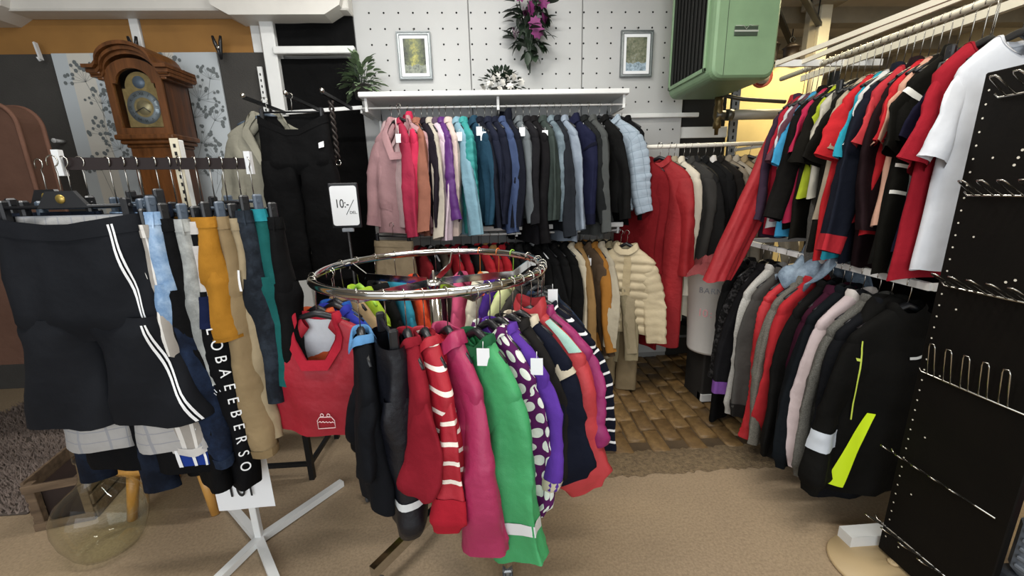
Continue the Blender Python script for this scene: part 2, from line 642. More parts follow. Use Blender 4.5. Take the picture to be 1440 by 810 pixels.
def cloth(name, label, x0, x1, z0, z1, y, seed, skew=0.):
    rr = np.random.RandomState(seed)
    nu, nv = 40, 30
    U, V = np.meshgrid(np.linspace(0, 1, nu), np.linspace(0, 1, nv))
    G = np.zeros((nv, nu, 3))
    G[..., 0] = x0 + (x1 - x0) * U + skew * (1 - V) * (1 - U)
    G[..., 2] = z1 + (z0 - z1) * V
    G[..., 1] = y + .005 * np.sin(U * 7 + 2 * V) * (.3 + V) + .002 * np.sin(U * 17 + 3)
    o = grid_obj(name, G, BLKC, None, closed=False)
    md = o.modifiers.new('thick', 'SOLIDIFY')
    md.thickness = .004
    return tag(o, label, 'cloth')


cloth('black_cloth', 'black cloth stretched above the white cross rail', -1.40, -.865, 2.43, 2.70, 3.19, 1)
cloth('black_cloth', 'long black cloth hanging below the white cross rail', -1.385, -.865, .5, 2.37, 3.2, 2)
# opening and service area to the right of the pegboard
struct(MB().box((1.5, 3.24, 0), (1.88, 3.30, 1.8)).build('wall_service', mat('service_dark', '#1b1916', .8)))
MB().box((1.5, 3.22, 1.80), (1.88, 3.28, 1.88), .004).build('ledge_strip', WHITE, WALL)
b_ = tag(MB().box((1.52, 3.23, 1.88), (1.86, 3.27, 2.28), .003).build('black_opening', mat('opening_black', '#0d0c0b', .7)), 'black sheet standing in for the dark opening behind the heater pipe', 'dark opening')  # flat black sheet stands in for the unlit opening
pu = thing('slotted_upright', 'slotted galvanised upright post between pegboard and bright room', 'upright', (1.90, 3.2, 0))
GALV = mat('galvanised', '#7c7f80', .45, .8, var=.2)
MB().box((-.03, -.025, 0), (.03, .0, 2.35)).build('post', GALV, pu)
m = MB()
for k in range(46):
    m.box((-.006, -.0265, .1 + k * .048), (.006, -.025, .126 + k * .048))
o = m.build('slots', mat('hole_black', '#0b0b0b', .9), pu)
o['kind'] = 'stuff'
struct(MB().box((1.95, 4.3, 0), (3.3, 4.4, 2.6)).build('wall_partition', mat('lit_yellow_wall', '#d9c48a', .8, var=.05)), 'bright yellow partition beyond the coats')

# ------------------------------------------------------------------ garments and hangers
MESHC = {}


def cached(key, fn, m):
    if key not in MESHC:
        me = fn().mesh(key[0])
        me.materials.append(m)
        MESHC[key] = me
    return MESHC[key]


def hook_mb(drop, rr=.016):
    pts = [(0, 0, -drop), (0, 0, -.045)]
    for k in range(11):
        a = -PI * .42 + (PI * 1.38) * k / 10
        pts.append((rr * math.cos(a), 0, rr * math.sin(a) - .0))
    pts.append((-rr * 1.02, 0, -.012))
    pts[1] = (0.006, 0, -.035)
    return MB().tube(pts, .0019, 5)


def shoulder_mb(w, drop, sl, curve=.012):
    pts, rr = [], []
    for k in range(13):
        s = -1 + 2 * k / 12
        pts.append((s * w, curve * abs(s) ** 2, -drop - sl * abs(s) ** 1.15))
        rr.append(.0075 + .006 * (1 - abs(s)) if k not in (0, 12) else .006)
    b = MB().tube(pts, rr, 6)
    return b


def hanger(loc, yaw, label, drop=.075, w=.18, sl=.06, m=None, hookm=None, group=None, lower=False):
    m = m or BLACKP
    t = thing('clothes_hanger', label, 'hanger', loc, yaw, group)
    hm = hookm or STEEL
    link('hook', cached(('hook', drop, hm.name), lambda: hook_mb(drop), hm), t)
    link('shoulder_bar', cached(('shoulder_bar', w, drop, sl, m.name), lambda: shoulder_mb(w, drop, sl), m), t)
    if lower:
        link('trouser_bar', cached(('trouser_bar', w, drop, sl, m.name), lambda: MB().tube([(-w * .95, .01, -drop - sl), (w * .95, .01, -drop - sl)], .005, 6), m), t)
    return t


def clip_hanger(loc, yaw, label, drop=.13, w=.17, m=None, group=None, plate=False):
    m = m or BLACKP
    t = thing('clip_hanger', label, 'hanger', loc, yaw, group)
    link('hook', cached(('hook', drop, STEEL.name), lambda: hook_mb(drop), STEEL), t)
    link('bar', cached(('bar', w, drop, m.name), lambda: MB().tube([(-w, 0, -drop), (w, 0, -drop)], .006, 6), m), t)
    for s in (-1, 1):
        link('clip', cached(('clip', w, drop, m.name, s), lambda: MB().box((s * w * .92 - .010, -.013, -drop - .045), (s * w * .92 + .010, .013, -drop + .022), .005), m), t)
    if plate:
        link('gold_emblem', cached(('gold_emblem', drop), lambda: MB().lathe([(0, -.0085), (.013, -.0085), (.013, -.006)], 16, (0, 0, -drop + .022), 'Y', cap=False), mat('emblem_gold', '#b39b52', .35, .7)), t)
        link('name_plate', cached(('name_plate', w, drop, m.name), lambda: MB().prism([(-.075, -drop - .004), (.075, -drop - .004), (.04, -drop + .045), (-.04, -drop + .045)], -.006, .006), m), t)
    return t


def sst(x):
    x = np.clip(x, 0, 1)
    return x * x * (3 - 2 * x)


def body_grid(o, rs):
    nu, nv = o.get('nu', 44), o.get('nv', 70 if o.get('quilt') else 28)
    sw, sl, L, hw = o['sw'], o.get('sl', .07), o['L'], o.get('hw', o['sw'] * .95)
    th, nw = o.get('th', .045), o.get('nw', .065)
    fd, bd = o.get('fd', .05), o.get('bd', .015)
    phi = np.linspace(0, 2 * PI, nu, endpoint=False) + PI / nu
    e = .72
    cx = np.sign(np.cos(phi)) * np.abs(np.cos(phi)) ** e
    sy = np.sign(np.sin(phi)) * np.abs(np.sin(phi)) ** e
    front = sy < 0
    pw = o.get('vp', 1.3)
    d0 = np.where(front, fd * (1 - np.abs(cx)) ** pw, bd * (1 - np.abs(cx)))
    tt = np.linspace(0, 1, nv)[:, None] ** 1.25
    d = d0[None] + (L - d0[None]) * tt
    w = np.interp(d, [0, sl * .5, sl, sl + .05, sl + .18, L], [nw, nw + (sw - nw) * .56, sw, sw * .985, (sw * .93 + hw * .07), hw])
    t_ = np.interp(d, [0, sl, sl + .12, L * .75, L], [.028, .03, th, th * 1.0, th * .9])
    x = w * cx[None]
    y = t_ * sy[None]
    p = rs.rand(8) * 6.28
    A = o.get('fold', .010) * sst((d - sl - .03) / (L * .7))
    k = o.get('kf', 2.2)
    xs = x / max(hw, .05)
    fold = A * (np.sin(k * 2.1 * xs + p[0] + 1.3 * np.sin(2.2 * d + p[1])) + .55 * np.sin(k * 4.7 * xs + p[2] - 3 * d))
    rdg = lambda q: (1 - np.abs(np.sin(q))) ** 2.5 - .3
    fold += o.get('cr', .005) * (rdg(9 * x + 7 * d + p[3]) + rdg(6 * d - 11 * x * np.sign(np.sin(p[7])) + p[4])) * sst((d - .05) / .1)
    y = y + fold
    if o.get('quilt'):
        q = o['quilt']
        pf = np.abs(np.sin(PI * d / q)) ** .6 * o.get('puff', .012) * sst((d - .02) / .08)
        y = y + pf * sy[None]
        x = x + pf * cx[None] * .7
    x = x + o.get('lean', 0) * d + .012 * d * np.sin(p[5])
    z = -d + .006 * np.sin(3 * phi[None] + p[6]) * tt
    G = np.stack([x, y, z], -1)
    per = np.concatenate([[0], np.cumsum(np.hypot(np.diff(cx, append=cx[0]) * sw, np.diff(sy, append=sy[0]) * th))])
    return G, (per, d)


def sleeve_grid(o, s, rs):
    sw, sl = o['sw'], o.get('sl', .07)
    SL, spl = o['SL'], math.radians(o.get('spl', 9))
    ra, rb = o.get('ra', .07), o.get('rb', .048)
    fl = o.get('fl', .5)
    n, nu = o.get('sn', 64 if o.get('quilt') else 30), 24
    nw = o.get('nw', .065)
    p = rs.rand(10) * 6.28
    Ls = math.hypot(sw - nw, sl)
    as_ = math.atan2(sw - nw, sl)
    tot = Ls + SL
    dist = np.linspace(0, 1, n) ** .95 * tot
    tt = np.clip((dist - Ls) / SL, 0, 1)
    a = spl + (as_ - spl) * (1 - sst((dist - Ls * .75) / o.get('turn', .15)))
    a = a + math.radians(o.get('bend', 7)) * np.sin(PI * 1.6 * tt + p[9] * .35) * (tt > 0)
    ds = np.diff(dist, prepend=0)
    ox = nw * .75 + np.cumsum(np.sin(a) * ds)
    oz = -.004 - np.cumsum(np.cos(a) * ds)
    r = np.interp(dist, [0, Ls * .6, Ls * 1.05, Ls + .10, tot], [.022, .042, ra * .82, ra, rb])
    px, pz = ox - np.cos(a) * r * .92, oz - np.sin(a) * r * .92
    py = -o.get('fwd', .03) * tt ** 1.4 + .012 * np.sin(tt * 5 + p[8]) * tt
    cap = np.clip(dist / Ls, 0, 1)
    if o.get('cuffed'):
        r = r * (1 - .28 * sst((tt - .93) / .05)) * (1 + .16 * sst((tt - .6) / .25) * (tt < .95))
    ph = np.linspace(0, 2 * PI, nu, endpoint=False)
    G = np.zeros((n, nu, 3))
    n2x, n2z = np.cos(a), np.sin(a)
    T_, P_ = tt[:, None], ph[None]
    sh = sst((dist[:, None] - Ls * .8) / .08)
    ridge = lambda q: (1 - np.abs(np.sin(q))) ** 2.2
    elbow = np.exp(-((T_ - .48) / .17) ** 2) + .6 * np.exp(-((T_ - .92) / .1) ** 2) + .25
    k = SL / .55
    wr = .10 * elbow * (ridge(T_ * 13 * k + 1.1 * np.cos(P_ + p[0]) + p[1]) - .3) + .07 * elbow * (ridge(T_ * 21 * k - 1.4 * np.sin(P_ + p[2]) + p[3]) - .3)
    wr = 1 + wr * sh + .10 * sh * np.cos(3 * P_ + p[4] + 2.5 * T_) * sst(T_ * 3) + .05 * sh * np.cos(5 * P_ + p[5] - 3 * T_)
    if o.get('quilt'):
        wr = wr + .12 * np.abs(np.sin(PI * dist[:, None] / o['quilt'])) ** .6
    c = np.cos(P_) * wr * r[:, None]
    s_ = np.sin(P_) * np.abs(np.sin(P_)) ** .22 * wr * (r * fl)[:, None]
    G[..., 0] = (px[:, None] + c * n2x[:, None]) * s
    drape = r[:, None] * o.get('drape', .26) * sst(T_ * 1.8) * np.sin(2.9 * np.cos(P_) + p[6] + 1.6 * T_)
    drape += r[:, None] * .10 * sst(T_ * 3) * (ridge(2.2 * np.cos(P_) + p[7] + .8 * T_) - .3)
    G[..., 1] = py[:, None] + s_ + drape
    G[..., 2] = pz[:, None] + c * n2z[:, None]
    per = np.linspace(0, 2 * PI * ra * .8, nu + 1)
    return G, (per, np.repeat(dist[:, None], nu, 1))


def patch(G, r0_, r1_, c0, c1, off=.003, nr=10, nc=6, closed=True):
    """sub-grid of a garment surface, lifted off it: rows/cols as fractions"""
    nv, nu = G.shape[:2]
    rr = np.linspace(r0_, r1_, nr) * (nv - 1)
    sl0, sl1 = (c0 if isinstance(c0, tuple) else (c0, c0)), (c1 if isinstance(c1, tuple) else (c1, c1))
    C_ = G.mean(1)
    P = np.zeros((nr, nc, 3))
    for a, r in enumerate(rr):
        i = int(min(max(math.floor(r), 0), nv - 2))
        f = r - i
        cen = C_[i] * (1 - f) + C_[i + 1] * f
        q_ = a / max(nr - 1, 1)
        cc = np.linspace(sl0[0] + (sl0[1] - sl0[0]) * q_, sl1[0] + (sl1[1] - sl1[0]) * q_, nc) * nu
        for b, c in enumerate(cc):
            j = int(math.floor(c))
            g = c - j
            j0, j1 = j % nu, (j + 1) % nu
            p_ = (G[i, j0] * (1 - g) + G[i, j1] * g) * (1 - f) + (G[i + 1, j0] * (1 - g) + G[i + 1, j1] * g) * f
            dv = p_ - cen
            dv[0] *= .35
            dv[2] = 0
            L_ = np.linalg.norm(dv) or 1
            P[a, b] = p_ + dv / L_ * off
    return P


SEED = [100]


def garment(kind, loc, yaw, label, m, o, cat, group=None, drop=.075, parts=()):
    """kind names the object; o holds the shape; m is the main cloth"""
    SEED[0] += 1
    rs = np.random.RandomState(o.get('seed', SEED[0]))
    T = thing(kind, label, cat, loc, yaw, group)
    zt = -drop - .014
    G, uv = body_grid(o, rs)
    G[..., 2] += zt
    grid_obj('body', G, m, T, uv=uv)
    nu = G.shape[1]
    S = {}
    for s in (1, -1):
        if o.get('SL'):
            Q, suv = sleeve_grid(o, s, rs)
            Q[..., 2] += zt
            S[s] = Q
            so = grid_obj('sleeve', Q, o.get('sm') or m, T, uv=suv)
            if o.get('cuff'):
                grid_obj('cuff', patch(Q, .91, 1.0, 0, 1, .0035, 4, 19), o['cuff'], so, closed=False)
            for (r0_, r1_, mm) in o.get('bands', ()):
                grid_obj('reflective_band', patch(Q, r0_, r1_, 0, 1, .003, 3, 19), mm, so, closed=False)
    cm = o.get('cm') or m
    if o.get('collar'):
        hc = o['collar']
        st = o.get('cstyle', 'fold')
        ring = G[0]
        c = ring.mean(0)
        out = ring - c
        out[:, 2] = 0
        out /= np.maximum(np.linalg.norm(out, axis=1, keepdims=True), 1e-4)
        out[:, 0] *= np.where(out[:, 1] < 0, 1.0, .6)
        upv = np.zeros_like(ring)
        upv[:, 2] = 1
        if st == 'stand':
            R = np.stack([ring - upv * .01, ring + upv * hc * .5 + out * .004, ring + upv * hc - out * .006])
        elif st == 'rib':
            R = np.stack([ring + out * .004, ring - out * .010 + upv * .004, ring - out * .012 - upv * .012])
        else:
            R = np.stack([ring - upv * .01 - out * .004, ring + upv * hc * .5 - out * .004, ring + upv * hc * .48 + out * hc * .18, ring - upv * hc * .3 + out * hc * .5])
        grid_obj('collar', R, cm, T)
    if o.get('hood'):
        hs = o['hood']
        nv_, nn = 12, 20
        H = np.zeros((nv_, nn, 3))
        p = rs.rand(4) * 6
        for a in range(nv_):
            la = -PI / 2 + PI * a / (nv_ - 1)
            for b in range(nn):
                lo = 2 * PI * b / nn
                k_ = 1 + .10 * math.sin(3 * lo + p[0] + 2 * la) + .06 * math.sin(5 * la + p[1])
                H[a, b] = (hs * 1.0 * math.cos(la) * math.cos(lo) * k_, .045 + hs * .42 * math.cos(la) * math.sin(lo) * k_ + .02 * math.sin(la), zt - .055 + hs * .75 * math.sin(la) * k_)
        grid_obj('hood', H, o.get('hm') or m, T)
    if o.get('placket'):
        r_ = o.get('pr', (.0, 1.0))
        grid_obj('placket', patch(G, r_[0], r_[1], .75 - .012, .75 + .012, .0035, 20, 4), o['placket'], T, closed=False)
    if o.get('tag'):
        cx_, cz_ = o.get('tagpos', (.05, -.16))
        i_ = int(np.argmin(np.abs(G[:, int(nu * .75), 2] - cz_)))
        row_ = G[i_][G[i_][:, 1] < 0]
        yy = row_[np.argmin(np.abs(row_[:, 0] - cx_)), 1] - .028
        tg = MB().box((-.018, -.001, -.026), (.018, .001, .026)).build('price_tag', CARD, T, (cx_, yy, cz_), -yaw * .8)
        MB().tube([(0, 0, .026), (0, .006, .045)], .0012, 4).build('string', WHITEP, tg)
    for (nm, tgt, r0_, r1_, c0, c1, mm, off) in parts:
        src = G if tgt == 'b' else S.get(1 if tgt == 'r' else -1)
        if src is None:
            continue
        grid_obj(nm, patch(src, r0_, r1_, c0, c1, off, 12, 25 if (not isinstance(c0, tuple) and c1 - c0 > .6) else 8), mm, T, closed=False)
    return T, G, S


def trousers(kind, loc, yaw, label, m, o, cat='trousers', group=None, drop=.15, parts=()):
    SEED[0] += 1
    rs = np.random.RandomState(o.get('seed', SEED[0]))
    T = thing(kind, label, cat, loc, yaw, group)
    w, L, cr = o['w'], o['L'], o.get('crotch', .27)
    hw, th = o.get('hw', w * .42), o.get('th', .035)
    zt = -drop
    nu, nv = 36, 12
    phi = np.linspace(0, 2 * PI, nu, endpoint=False) + PI / nu
    e = .7
    cx = np.sign(np.cos(phi)) * np.abs(np.cos(phi)) ** e
    sy = np.sign(np.sin(phi)) * np.abs(np.sin(phi)) ** e
    p = rs.rand(10) * 6.28
    tt = np.linspace(0, 1, nv)[:, None]
    d = tt * (cr + .03) + 0 * cx[None]
    sag = np.where(sy < 0, o.get('sag', .0), 0)[None] * (1 - np.abs(cx[None])) * (1 - tt)
    d = d + sag
    W = w * (1 + .10 * tt) * (1 - .10 * sst((tt - .82) / .18))
    x = W * cx[None]
    y = (th * (.7 + .5 * tt) * (1 - .55 * sst((tt - .8) / .2))) * sy[None] + o.get('fold', .006) * np.sin(9 * x / w + p[0] + 4 * d) * sst(tt * 2) + .003 * np.sin(40 * x + 30 * d + p[1])
    if o.get('gather'):
        y = y + .004 * np.sin(60 * x / w) * (tt < .5)
    G = np.stack([x, y, zt - d], -1)
    per = np.linspace(0, 4.2 * w, nu + 1)
    hp = grid_obj('hip', G, m, T, uv=(per, d))
    grid_obj('waistband', patch(G, 0, .13, 0, 1, .003, 4, 37), o.get('wbm') or m, T, closed=False)
    if o.get('loops'):
        for c in (.06, .2, .31, .44, .56, .69, .81, .94):
            grid_obj('belt_loop', patch(G, 0, .16, c - .008, c + .008, .007, 4, 2), m, T, closed=False)
    legs = {}
    LL = L - cr
    for s in (-1, 1):
        n, nn = 22, 24
        ph = np.linspace(0, 2 * PI, nn, endpoint=False)
        t2 = np.linspace(0, 1, n)[:, None]
        ee = .42 + .38 * sst(t2 * 2.5)
        cxx = np.sign(np.cos(ph)) * np.abs(np.cos(ph))[None] ** ee
        syy = np.sign(np.sin(ph)) * np.abs(np.sin(ph))[None] ** ee
        r = (w * .54) + (hw - w * .54) * t2
        if o.get('cuffed'):
            r = r * (1 + .12 * sst((t2 - .7) / .2)) * (1 - .3 * sst((t2 - .93) / .05))
        cen = s * (w * .54 + (o.get('spread', .0)) * t2)
        rdg = lambda q: (1 - np.abs(np.sin(q))) ** 2.2 - .3
        kk = LL / .6
        wr = 1 + .07 * rdg(t2 * 9 * kk + 1.2 * np.cos(ph[None]) + p[2 + s]) + .06 * rdg(t2 * 14 * kk - 1.5 * np.sin(ph[None]) + p[8]) + .05 * np.sin(5 * t2 * kk + 3 * ph[None] + p[5 + s])
        wr = 1 + (wr - 1) * sst(t2 * 5) * min(1, kk)
        gr = sst(t2 / .15)
        r = r * (.93 + .07 * gr)
        X = cen + r * cxx * wr
        Y = (th * 1.15 * (1 - .15 * t2)) * (.78 + .22 * gr) * syy * wr + o.get('fold', .006) * 1.2 * np.sin(6 * t2 + p[4 + s] + 6 * X / w)
        D = cr - .05 + t2 * (LL + .05) + 0 * cxx
        Q = np.stack([X + o.get('lean', 0) * (D - cr), Y, zt - D + .006 * np.sin(ph[None] * 2 + p[7]) * t2], -1)
        lo = grid_obj('leg', Q, o.get('legm') or m, T, uv=(np.linspace(0, 3 * hw, nn + 1), D))
        if o.get('cuff'):
            grid_obj('hem', patch(Q, .95, 1., 0, 1, .003, 3, 25), o['cuff'], lo, closed=False)
        for (r0_, r1_, mm) in o.get('bands', ()):
            grid_obj('reflective_band', patch(Q, r0_, r1_, 0, 1, .003, 3, 25), mm, lo, closed=False)
        legs[s] = Q
    for (nm, tgt, r0_, r1_, c0, c1, mm, off) in parts:
        src = G if tgt == 'b' else legs[1 if tgt == 'r' else -1]
        grid_obj(nm, patch(src, r0_, r1_, c0, c1, off, 14, 6), mm, T, closed=False)
    return T, G, legs


R = math.radians
JKT = dict(sw=.205, sl=.11, L=.66, hw=.205, th=.036, SL=.56, ra=.066, rb=.050, fl=.52, spl=9, collar=.045, fold=.010)
TEE = dict(sw=.195, sl=.095, L=.68, hw=.225, th=.030, SL=.21, ra=.088, rb=.09, fl=.26, spl=22, sa=22, bend=2, collar=.02, cstyle='rib', nw=.08, fd=.07, vp=.7, fwd=.0, fold=.010)
COAT = dict(JKT, L=1.12, hw=.22, SL=.6, th=.038, spl=4)
HOOD = dict(JKT, L=.66, sw=.21, th=.042, hood=.12, cuffed=True, ra=.068, rb=.055, collar=.03, cstyle='stand')


def v(base, **k):
    d = dict(base)
    d.update(k)
    return d


def hang_rail(items, pos, name_rail, ordp, group, drop=.075, yaw0=-68, jitter=4, hm=None, rseed=1):
    """items: (kind, desc, material, shape, yaw or None, extras)"""
    rr = random.Random(rseed)
    for i, it in enumerate(items):
        kind, desc, m, o, yaw = it[:5]
        ex = it[5] if len(it) > 5 else {}
        y = R((yaw if yaw is not None else yaw0) + rr.uniform(-jitter, jitter))
        p = pos(i)
        if 'dp' in ex:
            p = tuple(a + b for a, b in zip(p, ex['dp']))
        lab = f"{desc}, {ORD[i + 1]} {ordp}"
        cat = ex.get('cat', kind.split('_')[-1])
        dr = ex.get('drop', drop)
        hg = ex.get('hang', BLACKP)
        o = dict(o)
        if o.get('SL', 0) > .4:
            k_ = rr.uniform(.90, 1.10)
            o['SL'] *= k_ * rr.uniform(.97, 1.03)
            o['L'] *= k_
            o['spl'] = o.get('spl', 8) + rr.uniform(-3, 6)
            o['fwd'] = rr.uniform(.0, .06)
            o['th'] *= rr.uniform(.85, 1.2)
            o['sl'] = o['sl'] * rr.uniform(.88, 1.15)
            o['sw'] *= rr.uniform(.95, 1.04)
        hn = {'black_plastic': 'black', 'grey_plastic': 'grey', 'white_plastic': 'white'}.get(hg.name, 'coloured')
        hl = f"{hn} hanger carrying the {ORD[i + 1]} garment {ordp}"
        if ex.get('trousers'):
            trousers(kind, p, y, lab, m, o, cat, group, dr + .03, ex.get('parts', ()))
            clip_hanger(p, y, hl.replace(' hanger', ' clip hanger'), dr, o['w'] * .92, hg, 'hangers on ' + name_rail)
        else:
            garment(kind, p, y, lab, m, o, cat, group, dr, ex.get('parts', ()))
            hanger(p, y, hl, dr, round(o['sw'] * .8, 2), round(o.get('sl', .07) * (o['sw'] * .8 - o.get('nw', .065)) / (o['sw'] - o.get('nw', .065)) + .012, 2), hg, None, 'hangers on ' + name_rail)


F = fabric
zipm = mat('zip_dark', '#2a2a2c', .4)
zipl = mat('zip_pale', '#b8b8b8', .4)
REFL = mat('reflective_tape', '#cfd2d2', .35)

# ---- upper back shelf and rail
SH = thing('wall_shelf', 'white upper wall shelf with hanging rail, carrying the flowers', 'shelf', (0, 0, 0))
m = MB().box((-.775, 2.80, 2.035), (.955, 3.2, 2.062), .004)
m.build('shelf_board', WHITE, SH)
MB().box((-.775, 2.795, 2.036), (.955, 2.812, 2.066), .004).build('front_edge', WHITE, SH)
MB().tube([(-.77, 2.845, 1.978), (.95, 2.845, 1.978)], .006, 8).build('hanging_rail', mat('white_gloss', '#e2e2e0', .3), SH)
for xx in (-.74, .1, .93):
    MB().prism([(0, 0), (0, .17), (.02, .17), (.02, 0)], 0, 1).v
    br = MB().box((xx - .008, 2.83, 1.955), (xx + .008, 3.2, 2.036)).box((xx - .008, 3.17, 1.75), (xx + .008, 3.2, 2.0))
    br.build('bracket', WHITE, SH)
pxs = [538, 546, 556, 569, 578, 588, 596, 604, 613, 622, 633, 643, 655, 665, 677, 687, 697, 707, 721, 732, 741, 755, 766, 776, 785, 799, 812, 826, 842, 858, 872]
UB = [
    ('open_blazer', 'mauve pink open blazer', F('#b98f92', wr=.25), v(JKT, L=.70, fd=.30, vp=2.0, collar=.06, hw=.24, th=.045, tag=1, tagpos=(.03, -.20), cuff=F('#b48a8e')), -24, {'dp': (.10, -.06, 0), 'parts': (('pocket', 'b', .72, .80, .60, .70, F('#b0878a'), .006),)}),
    ('cardigan', 'pale pink cardigan', F('#d3b3b4'), v(JKT, L=.70, fd=.2), -45),
    ('jacket', 'raspberry fleece jacket', F('#a92a48'), JKT, None),
    ('jacket', 'bright cerise jacket', F('#cf2a52'), v(JKT, collar=.06, cstyle='stand'), None),
    ('jacket', 'terracotta brown jacket', F('#9a6350'), v(JKT, L=.68), None),
    ('jacket', 'dark plum jacket', F('#2d2531'), JKT, None),
    ('cardigan', 'pale stone cardigan', F('#bfb6a6'), v(JKT, L=.64), None),
    ('jacket', 'pale lilac jacket with striped collar', F('#d8c3cf'), v(JKT, cm=F('#5b4a5c')), None),
    ('puffer_jacket', 'deep purple puffer jacket', F('#5a2574', rough=.5), v(JKT, quilt=.09, puff=.008), None),
    ('cardigan', 'pinkish cream cardigan', F('#d6c1b7'), v(JKT, L=.68), None),
    ('jacket', 'light sky blue jacket', F('#82aabb'), v(JKT, tag=1, tagpos=(.165, -.2)), None),
    ('puffer_jacket', 'turquoise quilted jacket', F('#2c9a97', rough=.6), v(JKT, quilt=.05, puff=.006, L=.72), None),
    ('jacket', 'petrol blue jacket with white price tag', F('#1f4257'), v(JKT, sw=.22, tag=1, tagpos=(.165, -.17), collar=.06), -60),
    ('jacket', 'blackish navy jacket', F('#1b2030'), v(JKT, tag=1, tagpos=(.165, -.2)), None),
    ('jacket', 'matt navy jacket', F('#272d44'), v(JKT, L=.74), None),
    ('jacket', 'ink blue jacket', F('#1f2439'), v(JKT, hood=.1), None),
    ('shirt', 'slate blue shirt jacket', F('#3f4f73'), v(JKT, L=.64), None),
    ('jacket', 'midnight blue jacket with high collar', F('#1a1e2e'), v(JKT, cstyle='stand', collar=.07), None),
    ('jacket', 'mid grey jacket with white price tag', F('#6b7276'), v(JKT, tag=1, tagpos=(.165, -.18)), None),
    ('jacket', 'charcoal jacket', F('#242328'), v(JKT, L=.82), None),
    ('jacket', 'long black jacket hanging lowest', F('#1c1a1d'), v(JKT, L=.80, SL=.68), None),
    ('jacket', 'greenish grey jacket with tag', F('#39433f'), v(JKT, tag=1, tagpos=(.165, -.2)), None),
    ('jacket', 'washed denim blue jacket', F('#57666e', 'denim', '#7d8c95'), JKT, None),
    ('jacket', 'dark slate jacket', F('#2b3038'), JKT, None),
    ('jacket', 'silvery grey jacket', F('#8b98a8', rough=.5), v(JKT, L=.74), None),
    ('bomber_jacket', 'navy bomber jacket with collar', F('#23274a'), v(JKT, sw=.22, collar=.07, cuff=F('#1b1e3a'), ra=.07), -56, {'parts': (('arm_seam', 'r', .30, .33, 0, 1, F('#15182e'), .004),)}),
    ('jacket', 'dark charcoal jacket with two tags', F('#26292a'), v(JKT, tag=1, tagpos=(.1, -.17), placket=zipl), -62),
    ('jacket', 'stone grey jacket', F('#4d504f'), v(JKT, L=.70), None),
    ('jacket', 'black jacket with white tag', F('#141414'), v(JKT, tag=1, tagpos=(.08, -.17), L=.64), -58),
    ('puffer_jacket', 'pale blue-grey checked quilted jacket', F('#a4b3c1', 'plaid', '#76858f', .05, .08), v(JKT, sw=.22, ra=.078, rb=.055, quilt=.05, puff=.004), -50),
    ('jacket', 'black jacket behind the checked one', F('#111114'), v(JKT, L=.70), -60, {'dp': (.03, .05, 0)}),
]
hang_rail(UB, lambda i: (-.78 + (pxs[i] - 505) / 381 * 1.75, 2.845, 1.978), 'the upper back rail', 'from left on the upper back rail', 'jackets on the upper back rail', rseed=3)

# ---- lower back shelf and rail
SH2 = thing('wall_shelf', 'white lower wall shelf with hanging rail under the upper jackets', 'shelf', (0, 0, 0))
MB().box((-.56, 2.80, 1.188), (.945, 3.2, 1.206), .004).build('shelf_board', WHITE, SH2)
MB().box((-.56, 2.793, 1.178), (.945, 2.808, 1.21), .004).build('front_edge', WHITE, SH2)
MB().tube([(-.55, 2.84, 1.150), (.94, 2.84, 1.150)], .008, 8).build('hanging_rail', mat('white_gloss', '#e2e2e0', .3), SH2)
for xx in (-.53, .2, .92):
    MB().box((xx - .008, 2.83, 1.13), (xx + .008, 3.2, 1.19)).build('bracket', WHITE, SH2)
LBX = [-.62, -.47, -.40, -.33, -.26, -.19, -.12, -.05, .01, .07, .13, .19, .25, .31, .37, .43, .50, .55, .61, .67, .72, .77, .82, .87, .93]
LJ = v(JKT, L=.72, sw=.2)
